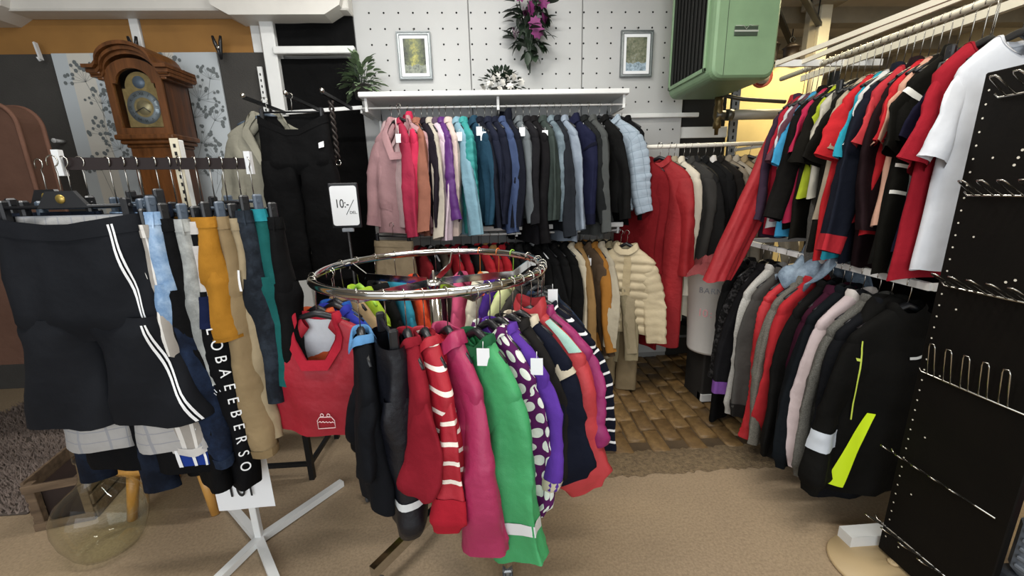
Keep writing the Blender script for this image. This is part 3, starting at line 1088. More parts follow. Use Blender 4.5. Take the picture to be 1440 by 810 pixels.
LB = [
    ('trousers', 'khaki chino trousers below the mauve blazer', F('#a59376'), dict(w=.15, L=.8, hw=.085, th=.04), -22, {'trousers': 1, 'dp': (-.02, -.06, .09)}),
    ('jacket', 'dark red jacket', F('#8f1f28'), LJ, None),
    ('jacket', 'black jacket with white label', F('#1a1a1b'), v(LJ, tag=1), None, {'hang': WHITEP}),
    ('jacket', 'grey brown jacket', F('#5b5247'), LJ, None),
    ('jacket', 'bright red jacket', F('#b01e2a'), LJ, None),
    ('jacket', 'crimson jacket', F('#a21a2a'), v(LJ, tag=1), None),
    ('jacket', 'dark charcoal jacket', F('#222222'), LJ, None),
    ('jacket', 'scarlet jacket with hood', F('#c42530'), v(LJ, hood=.09), None),
    ('jacket', 'red and tan jacket', F('#a8202c'), v(LJ, cm=F('#c99a5c')), None),
    ('jacket', 'red jacket with puffed collar and tag', F('#bf202c'), v(LJ, hood=.1, tag=1), None),
    ('jacket', 'coal black jacket', F('#191919'), LJ, None),
    ('jacket', 'dark grey jacket', F('#2c2c2d'), LJ, None),
    ('jacket', 'soft black jacket', F('#161617'), LJ, None),
    ('jacket', 'black jacket on a white hanger', F('#131314'), LJ, -60, {'hang': WHITEP}),
    ('jacket', 'plain black jacket', F('#18181a'), LJ, -60),
    ('jacket', 'black jacket with stitched shoulder', F('#1d1d1e'), v(LJ, tag=1), -60),
    ('jacket', 'black coat next to the cream one', F('#151515'), v(LJ, L=.78), -60),
    ('cardigan', 'cream cardigan with printed hem', F('#d9cdb3'), v(LJ, L=.62), -58),
    ('jacket', 'tan jacket', F('#9f7c4b'), v(LJ, L=.66), None),
    ('coat', 'dark brown coat with tag', F('#5a4938'), v(LJ, L=.80, tag=1, tagpos=(.1, -.2), SL=.62), -56),
    ('coat', 'ochre coat', F('#ad742a'), v(LJ, L=.82, SL=.66), -64),
    ('coat', 'pale oatmeal coat', F('#bdb39c'), v(LJ, L=.80), None),
    ('coat', 'olive beige coat', F('#8d8266'), v(LJ, L=.80, SL=.64), -64),
    ('coat', 'sand beige coat', F('#9d9074'), v(LJ, L=.80, SL=.64), -64),
    ('puffer_jacket', 'cream quilted jacket at the right end', F('#cfbe9a', rough=.6), v(LJ, L=.62, sw=.20, quilt=.06, puff=.016, ra=.078, rb=.06, tag=0, placket=F('#c0ae88')), -34, {'dp': (.0, -.17, 0)}),
]
hang_rail(LB, lambda i: (LBX[i], 2.84, 1.150), 'the lower back rail', 'from left on the lower back rail', 'garments on the lower back rail', rseed=8, yaw0=-66)
TB = F('#8b7a5c')
trousers('trousers', (.90, 2.71, 1.150), R(-40), 'light brown trousers hanging lowest under the cream quilted jacket', TB, dict(w=.14, L=.98, hw=.075, th=.04), 'trousers')
clip_hanger((.90, 2.71, 1.150), R(-40), 'clip hanger behind the cream quilted jacket at the rail end', .12, .13)

# ---- coat rail on the right of the back wall
CR = thing('coat_rail', 'white pole coat rail beside the pegboard holding long coats', 'rail', (0, 0, 0))
MB().tube([(.97, 2.74, 1.696), (1.95, 2.74, 1.706)], .014, 10).build('pole', mat('cream_gloss', '#dcd8cc', .35), CR)
for xx in (1.02, 1.93):
    MB().bar((xx, 2.74, 1.70), (xx, 3.2, 1.70), .02, .02).build('bracket', WHITE, CR)
CO = [
    ('coat', 'dark red long coat', F('#760d15'), v(COAT, L=1.22, tag=1, spl=3), -62),
    ('coat', 'bright red long coat with short cape sleeve', F('#9c1019', rough=.7), v(COAT, L=1.22, SL=.62, ra=.08, rb=.065, spl=3), -50, {'dp': (.02, -.06, 0)}),
    ('coat', 'beige raincoat', F('#a39880'), v(COAT, L=1.0), None),
    ('coat', 'cream white coat', F('#d8d0bd'), v(COAT, L=.95, SL=.72, rb=.055, spl=4), -58),
    ('coat', 'charcoal wool coat with tag', F('#3a3937'), v(COAT, tag=1, tagpos=(.06, -.16)), -48),
    ('coat', 'dark grey coat', F('#2b2b2b'), COAT, -54),
    ('coat', 'black overcoat', F('#1c1c1d'), COAT, -50),
    ('coat', 'black coat with white lining', F('#202021'), v(COAT, cm=F('#d8d4d0')), -54),
    ('coat', 'dark brown black coat', F('#2a2623'), COAT, -54),
    ('coat', 'taupe coat', F('#8f8574'), v(COAT, L=1.0), -52),
    ('coat', 'light grey beige coat', F('#b3aa98'), v(COAT, L=1.0), -50),
    ('coat', 'tan trench coat', F('#b39d75'), v(COAT, L=1.0), -46),
    ('jacket', 'greige jacket', F('#aaa08c'), v(JKT, L=.8), -30),
]
cx_ = [1.06, 1.13, 1.235, 1.275, 1.34, 1.38, 1.435, 1.49, 1.545, 1.595, 1.645, 1.70, 1.80]
hang_rail(CO, lambda i: (cx_[i] * .98, 2.74, 1.70), 'the coat rail', 'from left on the coat rail', 'coats on the pole rail', rseed=12)

# ------------------------------------------------------------------ right hand double rack
FR = thing('clothes_rack', 'cream metal top frame of the right double rack with hanging rod', 'rack frame', (0, 0, 0))
CREAM = mat('cream_metal', '#e2dcc8', .4)
MB().bar((1.47, .95, 1.985), (1.47, 2.14, 2.025), .014, .02).build('front_bar', CREAM, FR)
MB().bar((1.47, 2.14, 2.025), (2.02, 2.14, 2.025), .018, .03).build('cross_bar', WHITE, FR)
MB().tube([(1.70, .95, 2.02), (1.70, 2.42, 2.02)], .013, 10).build('hanging_rod', CREAM, FR)
MB().bar((1.60, .95, 2.03), (1.60, 2.14, 2.03), .012, .02).build('rear_bar', CREAM, FR)
MB().bar((1.82, .95, 2.02), (1.82, 2.42, 2.02), .014, .03).build('rear_bar', CREAM, FR)
MB().bar((1.93, .95, 2.05), (1.93, 2.42, 2.05), .014, .03).build('rear_bar', CREAM, FR)
for yy in (1.28, 2.44):
    MB().bar((2.03, yy, 0), (2.03, yy, 2.06), .05, .03).build('post', DARKSTEEL, FR)
    MB().bar((1.40, yy, .04), (2.05, yy, .04), .06, .05).build('foot', WHITE, FR)
RP = tag(MB().box((2.0, 1.26, .12), (2.02, 2.43, 1.9)).build('added_dark_panel', BLACKBOARD), 'dark panel added for the shade behind the clothes of the right rack', 'panel')  # added sheet, its black stands in for shade between the garments
LR = thing('lower_rail', 'white square lower rail of the right rack holding hooded jackets', 'rail', (0, 0, 0))
MB().bar((1.56, 1.30, 1.075), (1.56, 2.42, 1.105), .022, .026).build('rail_tube', WHITE, LR)
for yy, zz in ((1.30, 1.075), (1.86, 1.09), (2.40, 1.105)):
    MB().bar((1.56, yy, zz), (2.0, yy, zz), .022, .026).build('bracket_arm', WHITE, LR)

# black perforated end panel with wire prongs
PN = thing('perforated_panel', 'black perforated end panel of the right rack with wire hooks', 'panel', (0, 0, 0))
MB().box((1.5, .905, .03), (1.525, 1.235, 1.75), .003).build('board', BLACKBOARD, PN)
m = MB()
for k in range(42):
    for yy in (1.215, 1.165) if k % 6 == 0 else (1.215,):
        z = .1 + k * .039
        m.add([(1.4993, yy + .0032 * math.cos(q * PI / 3), z + .0032 * math.sin(q * PI / 3)) for q in range(6)], [tuple(range(6))])
for (yy, z) in ((1.10, 1.52), (1.105, 1.50), (1.11, 1.48), (1.04, 1.16), (1.06, 1.15)):
    m.add([(1.4993, yy + .004 * math.cos(q * PI / 3), z + .004 * math.sin(q * PI / 3)) for q in range(6)], [tuple(range(6))])
h_ = m.build('edge_holes', mat('hole_pale', '#d9d4c6', .6), PN)
h_['kind'] = 'stuff'
names = ['topmost', 'second from top', 'third from top', 'fourth from top', 'fifth from top', 'lowest']
for k, (z, a, b, n, y0, y1) in enumerate(((1.672, .07, .05, 4, .93, 1.18), (1.395, .07, .045, 5, .92, 1.20), (1.105, .085, .05, 5, .92, 1.205), (.795, .02, .115, 5, .925, 1.215), (.45, .085, .055, 5, .93, 1.245), (.147, .085, .055, 4, .95, 1.25))):
    H = thing('wire_hook_rail', f'chrome wire hook rail on the black panel, {names[k]}', 'hook rail', (1.49, (y0 + y1) / 2, z), 0, 'hook rails on the black panel')
    l = (y1 - y0) / 2
    MB().tube([(0, -l, 0), (0, l, 0), (.0, l + .01, .012)], .0032, 6).build('rail', STEEL, H)
    for j in range(n):
        yj = l - .03 - j * (2 * l - .04) / n
        MB().tube([(0, yj + .011, 0), (-a * .9, yj + .009, b * .9), (-a, yj + .006, b), (-a, yj - .006, b), (-a * .9, yj - .009, b * .9), (0, yj - .011, 0)], .0026, 6).build('prong', STEEL, H)

# upper rail clothes, front to back
Rj = v(JKT, L=.72, sl=.1)
NEON = mat('neon_yellow', '#d4f21a', .6)
RU = [
    ('tee_shirt', 'white tee shirt with short sleeves', F('#dfe3ea', wr=.2), v(TEE, sw=.205, L=.74, ra=.10, rb=.105, SL=.28, sa=20, hw=.23, sl=.10, fold=.004, cr=.002), 6, {'dp': (0, -.015, 0)}),
    ('tee_shirt', 'crimson tee shirt', F('#a01326'), v(TEE, L=.78, sw=.2, SL=.29, rb=.1, fold=.004, cr=.002, th=.024), 8, {'dp': (-.03, .01, 0)}),
    ('tee_shirt', 'navy tee shirt', F('#1c1c3a'), v(TEE, L=.68), 8),
    ('trousers', 'grey sweatpants', F('#5c5c5a', 'heather', '#6f6f6d'), dict(w=.15, L=.72, hw=.11, th=.04), 10, {'trousers': 1, 'drop': .16}),
    ('polo_shirt', 'black sports shirt with white piping', F('#17160f'), v(TEE, L=.78, sw=.21, ra=.10, rb=.09, collar=.05, cstyle='fold', SL=.24), 8,
     {'parts': (('piping', 'l', .45, .50, .0, 1.0, mat('white_piping', '#e4e4dc', .6), .004), ('piping', 'b', .55, .565, .5, .75, mat('white_piping', '#e4e4dc', .6), .004), ('piping', 'b', .66, .675, .5, .75, mat('white_piping', '#e4e4dc', .6), .004))}),
    ('tee_shirt', 'black tee shirt', F('#15140f'), v(TEE, L=.74), 8),
    ('tee_shirt', 'pale peach tee shirt', F('#d9a890'), v(TEE, L=.6), 10),
    ('tee_shirt', 'bright red tee shirt with hem', F('#c8202a'), v(TEE, L=.64, ra=.09), 10),
    ('shirt', 'dark plum long shirt', F('#291319'), v(Rj, L=.82), 12),
    ('tee_shirt', 'red and white tee shirt', F('#c0303a'), v(TEE, L=.6, sm=F('#c93a40')), 10),
    ('shirt', 'navy long sleeved shirt with red cuffs', F('#1d2334'), v(Rj, L=.70, cuff=F('#b2202c')), 12),
    ('tee_shirt', 'white cotton tee shirt', F('#d9d9d6'), v(TEE, L=.62, ra=.09), 12),
    ('tee_shirt', 'turquoise tee shirt', F('#1f9fb8'), v(TEE, L=.76, SL=.26), 12),
    ('tee_shirt', 'vivid red tee shirt with wide sleeves', F('#cf1f28'), v(TEE, L=.78, ra=.10, rb=.095, SL=.24), 10),
    ('tee_shirt', 'beige tee shirt', F('#b3a58f'), v(TEE, L=.6), 12),
    ('tee_shirt', 'black brown tee shirt', F('#1c1a14'), v(TEE, L=.74, ra=.098, SL=.25), 10),
    ('trousers', 'grey heather sweatpants', F('#4f4d49', 'heather', '#63615c'), dict(w=.15, L=.86, hw=.09, th=.04), 14, {'trousers': 1, 'drop': .16}),
    ('tee_shirt', 'off-white tee shirt', F('#c9c4b4'), v(TEE, L=.5, SL=.18), 12),
    ('tee_shirt', 'neon yellow tee shirt', F('#b4c41e'), v(TEE, L=.5, sw=.17, SL=.16), 12),
    ('tee_shirt', 'dark olive tee shirt', F('#1d1a13'), v(TEE, L=.7, SL=.26), 14),
    ('tee_shirt', 'hot pink tee shirt', F('#c32650'), v(TEE, L=.62), 14),
    ('shirt', 'black long sleeved shirt', F('#171412'), v(Rj, L=.7), 14),
    ('tee_shirt', 'light blue tee shirt', F('#3b9fd0'), v(TEE, L=.7, SL=.26), 14),
    ('tee_shirt', 'dusty mauve tee shirt', F('#6d4450'), v(TEE, L=.62, SL=.24), 14),
    ('tee_shirt', 'white tee shirt near the far end', F('#d5d8da'), v(TEE, L=.66), 14),
    ('tee_shirt', 'ruby red tee shirt', F('#b51c34'), v(TEE, L=.7), 14),
    ('shirt', 'dark violet shirt', F('#3b2a3c'), v(Rj, L=.78), 14),
    ('dress', 'long red dress slanting down to the bin', F('#a81822', rough=.6), v(COAT, sw=.12, L=.94, hw=.085, SL=0, lean=-.50, sl=.09), 18, {'dp': (.0, -.02, 0)}),
]
ypos = [1.34, 1.39, 1.43, 1.47, 1.52, 1.57, 1.615, 1.655, 1.70, 1.745, 1.79, 1.83, 1.875, 1.925, 1.97, 2.02, 2.07, 2.115, 2.16, 2.205, 2.25, 2.295, 2.34, 2.39, 2.43, 2.475, 2.52, 2.58, 2.63, 2.72]
hang_rail(RU, lambda i: (1.70, 1.34 + (ypos[i] - 1.34) * .74, 2.02), 'the right upper rail', 'from front on right upper rail', 'tops on the right upper rail', drop=.13, rseed=21, jitter=3)

# lower rail clothes, front to back
LBK = F('#0d0d0c')
RL = [
    ('hooded_jacket', 'black hooded work jacket with neon yellow side panel', F('#100f0c'), v(HOOD, L=.76, SL=.64, ra=.085, rb=.075, th=.055), 4,
     {'parts': (('neon_panel', 'b', .58, .97, (.665, .53), (.69, .63), NEON, .006), ('reflective_band', 'l', .66, .76, 0, 1, mat('hatched_tape', '#b9c0c8', .4), .004), ('piping', 'b', .20, .62, .60, .607, mat('lime_piping', '#b9c94a', .5), .014), ('piping', 'b', .30, .315, .52, .60, mat('lime_piping', '#b9c94a', .5), .014), ('chest_mark', 'b', .26, .275, .74, .77, REFL, .005))}),
    ('hooded_jacket', 'navy black hooded jacket', F('#15171d'), v(HOOD, hood=0, L=.74), 8),
    ('hooded_jacket', 'grey marl hooded jacket', F('#55544f', 'heather', '#6a6964'), v(HOOD, hood=0, L=.70, SL=.62), 10),
    ('hooded_jacket', 'pale pink and grey hooded jacket', F('#cdbcbd'), v(HOOD, hood=0, L=.62, SL=.6, cm=F('#ded6cf')), 10),
    ('jacket', 'dark petrol fleece jacket', F('#10181f'), v(HOOD, hood=0, L=.66), 10),
    ('jacket', 'burgundy jacket', F('#4b1230'), v(JKT, L=.72, SL=.6), 12),
    ('fleece_jacket', 'black fleece jacket', F('#151413'), v(HOOD, hood=0, L=.7, ra=.075), 12),
    ('fleece_jacket', 'red fleece jacket with white label', F('#b8242c'), v(HOOD, hood=0, L=.62, tag=1, tagpos=(.0, -.16), ra=.075), 12),
    ('cardigan', 'grey heather cardigan', F('#5f5c55', 'heather', '#77746c'), v(JKT, L=.72, SL=.62), 14),
    ('puffer_jacket', 'bright red ribbed jacket', F('#c4202a', rough=.6), v(JKT, L=.68, quilt=.03, puff=.005, SL=.64), 14),
    ('fleece_jacket', 'dark grey fleece jacket', F('#4a4845'), v(HOOD, hood=0, L=.64, cuff=F('#2c2b29')), 14),
    ('hooded_jacket', 'light grey hooded sweatshirt', F('#b0aea8', 'heather', '#bfbdb8'), v(HOOD, hood=0, L=.66, SL=.62), 16),
    ('jacket', 'lilac edged black jacket', F('#1b1a1e'), v(JKT, L=.76, cuff=F('#7a4a9a')), 16),
    ('blouse', 'black lace blouse with pink flower', F('#131213', 'lace', '#3a3839'), v(JKT, L=.7), 18, {'parts': (('pink_flower', 'l', .42, .50, .35, .65, F('#c43a9a'), .006),)}),
    ('jacket', 'black jacket furthest back', F('#0f0f10'), v(JKT, L=.92), 26, {'dp': (-.05, 0, 0)}),
]
RL = [(k_, d_, m_, v(o_, L=o_['L'] * 1.1, SL=o_['SL'] * 1.12), *r_) for k_, d_, m_, o_, *r_ in RL]
yl = [1.37, 1.44, 1.49, 1.56, 1.62, 1.66, 1.72, 1.80, 1.845, 1.92, 2.00, 2.08, 2.14, 2.20, 2.27]
hang_rail(RL, lambda i: (1.56, yl[i], 1.077 + (yl[i] - 1.3) * .027), 'the right lower rail', 'from front on right lower rail', 'hooded jackets on the right lower rail', drop=.09, rseed=31, jitter=3)
gh = hanger((1.50, 2.36, 1.13), R(40), 'pale green empty hanger at the far end of lower rail', .03, .15, .05, mat('pale_green_plastic', '#c3dba0', .4))
# denim shirt thrown over the lower rail
rs = np.random.RandomState(4)
nu, nv = 26, 26
U, V_ = np.meshgrid(np.linspace(-1, 1, nu), np.linspace(-1, 1, nv))
G = np.zeros((nv, nu, 3))
G[..., 1] = V_ * .12 + .02 * np.sin(5 * U)
G[..., 0] = U * .14 * (1 + .15 * np.sin(4 * V_))
G[..., 2] = .02 - .16 * np.abs(U) ** 1.4 + .02 * np.sin(7 * U + 3 * V_) + .018 * np.sin(9 * V_ - 4 * U)
o = grid_obj('denim_shirt', G, F('#5f7183', 'denim', '#9fb0bf'), None, closed=False)
o.location = (1.60, 1.83, 1.105)
md = o.modifiers.new('thick', 'SOLIDIFY'); md.thickness = .008
tag(o, 'crumpled pale denim shirt thrown over the lower right rail', 'shirt')

# ------------------------------------------------------------------ round chrome rack
RC = (-.22, 1.58)
RR, RZ = .43, 1.16
RK = thing('round_rack', 'round chrome clothes rack on castors with children\'s clothes', 'clothes rack', (RC[0], RC[1], 0))
MB().tube([(RR * math.cos(2 * PI * k / 72), RR * math.sin(2 * PI * k / 72), RZ) for k in range(72)], .0155, 12, closed=True).build('ring', CHROME, RK)
for a in (84, 156, 228, 300, 12):
    c, s = math.cos(R(a)), math.sin(R(a))
    q = MB()
    for (ra_, za), (rb_, zb) in (((.03, RZ - .055), (.33, RZ - .052)), ((.33, RZ - .052), (.40, RZ - .008)), ((.40, RZ - .008), (.425, RZ - .008))):
        q.bar((ra_ * c, ra_ * s, za), (rb_ * c, rb_ * s, zb), .006, .028)
    q.build('spoke', CHROME, RK)
MB().lathe([(.005, RZ - .01), (.005, RZ - .045), (.03, RZ - .047), (.03, RZ - .07), (.026, RZ - .09)], 20).build('hub', CHROME, RK)
MB().lathe([(.024, .10), (.024, RZ - .07)], 18).build('post', CHROME, RK)
MB().lathe([(.03, .62), (.034, .62), (.034, .70), (.03, .70)], 18).build('collar', DARKSTEEL, RK)
MB().lathe([(.05, .085), (.05, .135)], 18).build('base_hub', CHROME, RK)
for a in (162, 234, 306, 18, 90):
    c, s = math.cos(R(a)), math.sin(R(a))
    lg = MB().bar((.03 * c, .03 * s, .105), (.43 * c, .43 * s, .095), .028, .045).build('base_leg', CHROME, RK)
    cs = MB().tube([(.415 * c, .415 * s, .075), (.415 * c, .415 * s, .055)], .009, 8).box((.415 * c - .02, .415 * s - .016, .030), (.415 * c + .02, .415 * s + .016, .058), .006)
    cs = cs.build('castor', mat('castor_grey', '#8f9192', .35, .6), RK)
    for sgn in (-1, 1):
        w_ = MB().lathe([(.008, -.006), (.026, -.006), (.028, 0), (.026, .006), (.008, .006)], 16, axis='X')
        w_.v = [(x_ + .415 * c + sgn * .013, y_ + .415 * s, z_ + .028) for x_, y_, z_ in w_.v]
        w_.build('wheel', mat('castor_tyre', '#3b3d40', .5), cs)
KID = dict(sw=.16, sl=.13, L=.50, hw=.185, th=.045, SL=.36, ra=.075, rb=.072, fl=.42, spl=8, bend=9, cr=.007, collar=.03, fold=.012, cuffed=True, nw=.055)
DOTS = F('#5c1c5c', 'dots', '#d5dad0', .045, .36)
RING = [  # theta, yaw, kind, desc, material, shape, extras
    (206, -8, 'smock_top', 'red rain smock with white lining and bag emblem', F('#a8142a', rough=.5, wr=.3), v(KID, sw=.225, sl=.085, L=.43, hw=.205, th=.05, SL=0.10, ra=.05, rb=.04, fd=.24, vp=2.4, nw=.075, collar=.04, cm=F('#b01a30'), seed=7, cuffed=False, spl=3), {}),
    (196, -14, 'tee_shirt', 'orange and white top behind the red smock', F('#d0592c'), v(KID, sw=.17, L=.4, SL=0.16, cuffed=False), {}),
    (188, -18, 'tee_shirt', 'royal blue tee behind the red smock', F('#2b36a0'), v(KID, sw=.19, L=.44, SL=0.20, cuffed=False), {'dp': (.06, -.02, 0)}),
    (178, -25, 'tee_shirt', 'bright blue tee at left of the ring', F('#1f55a8'), v(KID, sw=.2, L=.46, SL=0.20, cuffed=False), {'dp': (.05, -.04, 0)}),
    (246, -70, 'jacket', 'black and light blue kids jacket', F('#15181f'), v(KID, SL=0.26, cm=F('#5d95c9')), {}),
    (258, -66, 'rain_trousers', 'navy rain trousers with silver band', F('#171a26', rough=.45), dict(w=.115, L=.60, hw=.10, th=.05, crotch=.2, cuffed=True, bands=((.70, .75, REFL),)), {'trousers': 1, 'drop': .10}),
    (266, -66, 'hooded_jacket', 'dark red hooded kids jacket', F('#8d1426'), v(KID, hood=.085, SL=0.30, L=.4), {}),
    (273, -60, 'striped_jacket', 'red kids jacket with wavy white stripes', F('#b5162c', 'hstripe', '#eee6da', .058, .22, rough=.6), v(KID, SL=0.40, ra=.06, rb=.088, spl=10, hood=.07, hm=F('#b5162c')), {'parts': (('cuff', 'r', .80, 1.0, 0, 1, F('#b5162c'), .004),)}),
    (282, -56, 'rain_jacket', 'raspberry pink rain jacket', F('#b02a5c', rough=.45), v(KID, SL=0.48, sw=.165, ra=.08, rb=.10, spl=12, L=.5, cuffed=False, collar=.05), {}),
    (292, -47, 'rain_jacket', 'grass green rain jacket with silver cuff band', F('#3fa866', rough=.5), v(KID, SL=0.50, sw=.17, ra=.08, rb=.10, spl=13, cuffed=False, bands=((.82, .87, REFL),), cm=F('#1d5a37'), tag=1, tagpos=(.06, -.17), L=.46), {'dp': (.015, -.05, 0)}),
    (300, -44, 'hooded_jacket', 'purple hooded kids jacket with white dots', DOTS, v(KID, SL=0.42, hood=.085, sw=.175, ra=.075, rb=.085, spl=12), {}),
    (305, -42, 'fleece_jacket', 'violet fleece jacket with cream cuff', F('#5e35a0'), v(KID, SL=0.34, cuff=F('#d2c6ac'), tag=1, tagpos=(.165, -.22), sw=.19, rb=.08, spl=12), {}),
    (312, -38, 'jacket', 'dark grey brown kids jacket', F('#2d2a28'), v(KID, SL=0.40), {}),
    (318, -35, 'jacket', 'cream and navy kids jacket', F('#1b2136'), v(KID, SL=0.40, sw=.19, cm=F('#d8ccb2'), ra=.075, rb=.085, spl=12), {'parts': (('cream_yoke', 'r', .0, .35, 0, 1, F('#d8ccb2'), .004),)}),
    (326, -31, 'shell_jacket', 'coral red shell jacket with mint shoulder panel', F('#c93a40', rough=.55), v(KID, SL=0.46, sw=.205, ra=.09, rb=.10, spl=14, collar=.06, cstyle='stand'), {'parts': (('mint_panel', 'b', .05, .30, .86, .97, F('#a9cfc2'), .006),)}),
    (334, -32, 'puffer_jacket', 'magenta pink jacket', F('#9c2066', rough=.5), v(KID, SL=0.35, sw=.205, quilt=.09, puff=.006, ra=.075, spl=12), {}),
    (341, -26, 'striped_shirt', 'navy top with narrow white stripes', F('#1a1f33', 'hstripe', '#e6e6e6', .045, .2), v(KID, SL=0.42, sw=.21, ra=.07, rb=.075, spl=12, cuffed=False), {}),
    (349, -22, 'tee_shirt', 'dark navy top with white tag', F('#161a2c'), v(KID, SL=0.24, sw=.19, tag=1, tagpos=(.05, -.1), ra=.07), {}),
    (358, -10, 'jacket', 'dark denim kids jacket', F('#1c2738', 'denim', '#33435c'), v(KID, SL=0.30, sw=.17), {}),
    (10, 6, 'jacket', 'grey black kids coat', F('#2b2c2e'), v(KID, SL=0.30), {}),
    (24, 24, 'jacket', 'charcoal fur collar kids coat', F('#3c3a36'), v(KID, SL=0.30), {}),
    (40, 40, 'tee_shirt', 'pale yellow green kids top', F('#d8dfa2'), v(KID, SL=0.25), {}),
    (52, 52, 'hooded_jacket', 'purple kids hoodie at the back', F('#43257c'), v(KID, SL=0.30, hood=.07), {}),
    (66, 66, 'tee_shirt', 'cream kids top at the back', F('#d9d4bc'), v(KID, SL=0.25), {}),
    (80, 80, 'jacket', 'pink kids jacket at the back', F('#d0557c'), v(KID, SL=0.30), {}),
    (96, 96, 'jacket', 'dark maroon kids jacket', F('#4a1530'), v(KID, SL=0.30), {}),
    (110, 110, 'jacket', 'orange kids jacket seen through the ring', F('#dd4a1e'), v(KID, SL=0.35), {}),
    (122, 122, 'tee_shirt', 'teal kids top at the back', F('#2b8ca6'), v(KID, SL=0.25), {}),
    (135, 135, 'jacket', 'black kids jacket at the back left', F('#151515'), v(KID, SL=0.30), {}),
    (148, 148, 'tee_shirt', 'lime green kids top', F('#a5c926'), v(KID, SL=0.25), {}),
    (160, 160, 'jacket', 'tan kids jacket at the left', F('#b49a70'), v(KID, SL=0.25), {}),
]
for (th, yaw, kind, desc, m_, o, ex) in RING:
    p = (RC[0] + RR * math.cos(R(th)), RC[1] + RR * math.sin(R(th)), RZ + .004)
    if 'dp' in ex:
        p0 = p
        p = tuple(a + b for a, b in zip(p, ex['dp']))
    lab = desc + ', hanging on the round rack'
    cat = kind.split('_')[-1]
    dr = ex.get('drop', .115)
    if ex.get('trousers'):
        trousers(kind, p, R(yaw), lab, m_, o, 'trousers', 'children\'s clothes on the round rack', dr + .03)
        clip_hanger(p, R(yaw), 'clip hanger of the ' + desc, dr, o['w'] * .92, None, 'hangers on the round rack')
    else:
        T, G, S = garment(kind, p, R(yaw), lab, m_, o, cat, 'children\'s clothes on the round rack', dr, ex.get('parts', ()))
        hm = {40: mat('lime_plastic', '#9fd24a', .4), 52: mat('orange_plastic', '#e0742a', .4), 66: mat('orange_plastic', '#e0742a', .4), 148: mat('lime_plastic', '#9fd24a', .4)}.get(th, BLACKP)
        hl = 'hanger of the ' + desc
        hanger(p, R(yaw), hl, dr, .11, round(.012 + o.get('sl', .1) * (.11 - o.get('nw', .055)) / (o['sw'] - o.get('nw', .055)), 3), hm, hm if th in (40, 52, 66) else None, 'hangers on the round rack')
        if 'smock' in kind:
            # white lining and emblem
            C_ = patch(G, .0, .30, .52, .98, -.012, 10, 14)
            grid_obj('lining', patch(G, .02, .62, .04, .46, -.008, 14, 18), F('#d9dce2'), T, closed=False)
            e = MB()
            W_ = mat('emblem_white', '#e9c9c9', .6)

            def pl(P_, r=.0016):
                e.tube([(x_, -.062, z_) for x_, z_ in P_], r, 5)
            ex_, ez_ = .015, -.50
            pl([(ex_ - .032, ez_ - .028), (ex_ - .032, ez_ + .004), (ex_ - .022, ez_ + .018), (ex_ + .022, ez_ + .020), (ex_ + .032, ez_ + .006), (ex_ + .032, ez_ - .022), (ex_ - .032, ez_ - .028)])
            pl([(ex_ - .029 + k * .0058, ez_ - .003 + (k % 2) * .004) for k in range(11)])
            for sx_ in (-.012, .012):
                pl([(ex_ + sx_ + .006 * math.cos(k * PI / 4), ez_ + .026 + .006 * math.sin(k * PI / 4)) for k in range(9)])
            e.build('bag_emblem', W_, T)

# ------------------------------------------------------------------ left pants rack
PR = thing('pants_rack', 'white cross-footed stand with dark bar holding the trousers', 'clothes rack', (-1.03, 1.50, 0))
PB0, PB1 = Vector((-1.26, 1.355, 1.56)), Vector((-.82, 1.505, 1.56))
off = Vector((-1.03, 1.50, 0))
SLOT = mat('slotted_cream', '#cfc6ae', .5, .1, var=.15)
MB().box((-.014, -.006, .02), (.014, .018, 1.64), .002).build('post', WHITE, PR)
MB().box((-.0135, -.0085, 1.0), (.0135, -.006, 1.645)).build('slotted_strip', SLOT, PR)
m = MB()
for k in range(16):
    m.box((-.004, -.0095, 1.24 + k * .025), (.004, -.0085, 1.252 + k * .025))
q = m.build('slots', mat('hole_black', '#0b0b0b', .9), PR)
q['kind'] = 'stuff'
MB().bar(PB0 - off, PB1 - off, .012, .036).build('hanging_bar', mat('bar_maroon', '#1d110f', .5, spec=.2), PR)
dv = (PB1 - PB0).normalized()
for P_ in (PB0 - dv * .012, PB1 + dv * .012):
    MB().bar(P_ - off + Vector((0, 0, -.035)), P_ - off + Vector((0, 0, .04)), .02, .016).build('end_cap', WHITEP, PR)
for (x1, y1) in ((-.794, 1.83), (-1.10, 1.30), (-.84, 1.27), (-1.28, 1.72)):
    MB().bar((0, 0, .022), (x1 + 1.03, y1 - 1.50, .018), .032, .03).build('foot', WHITE, PR)

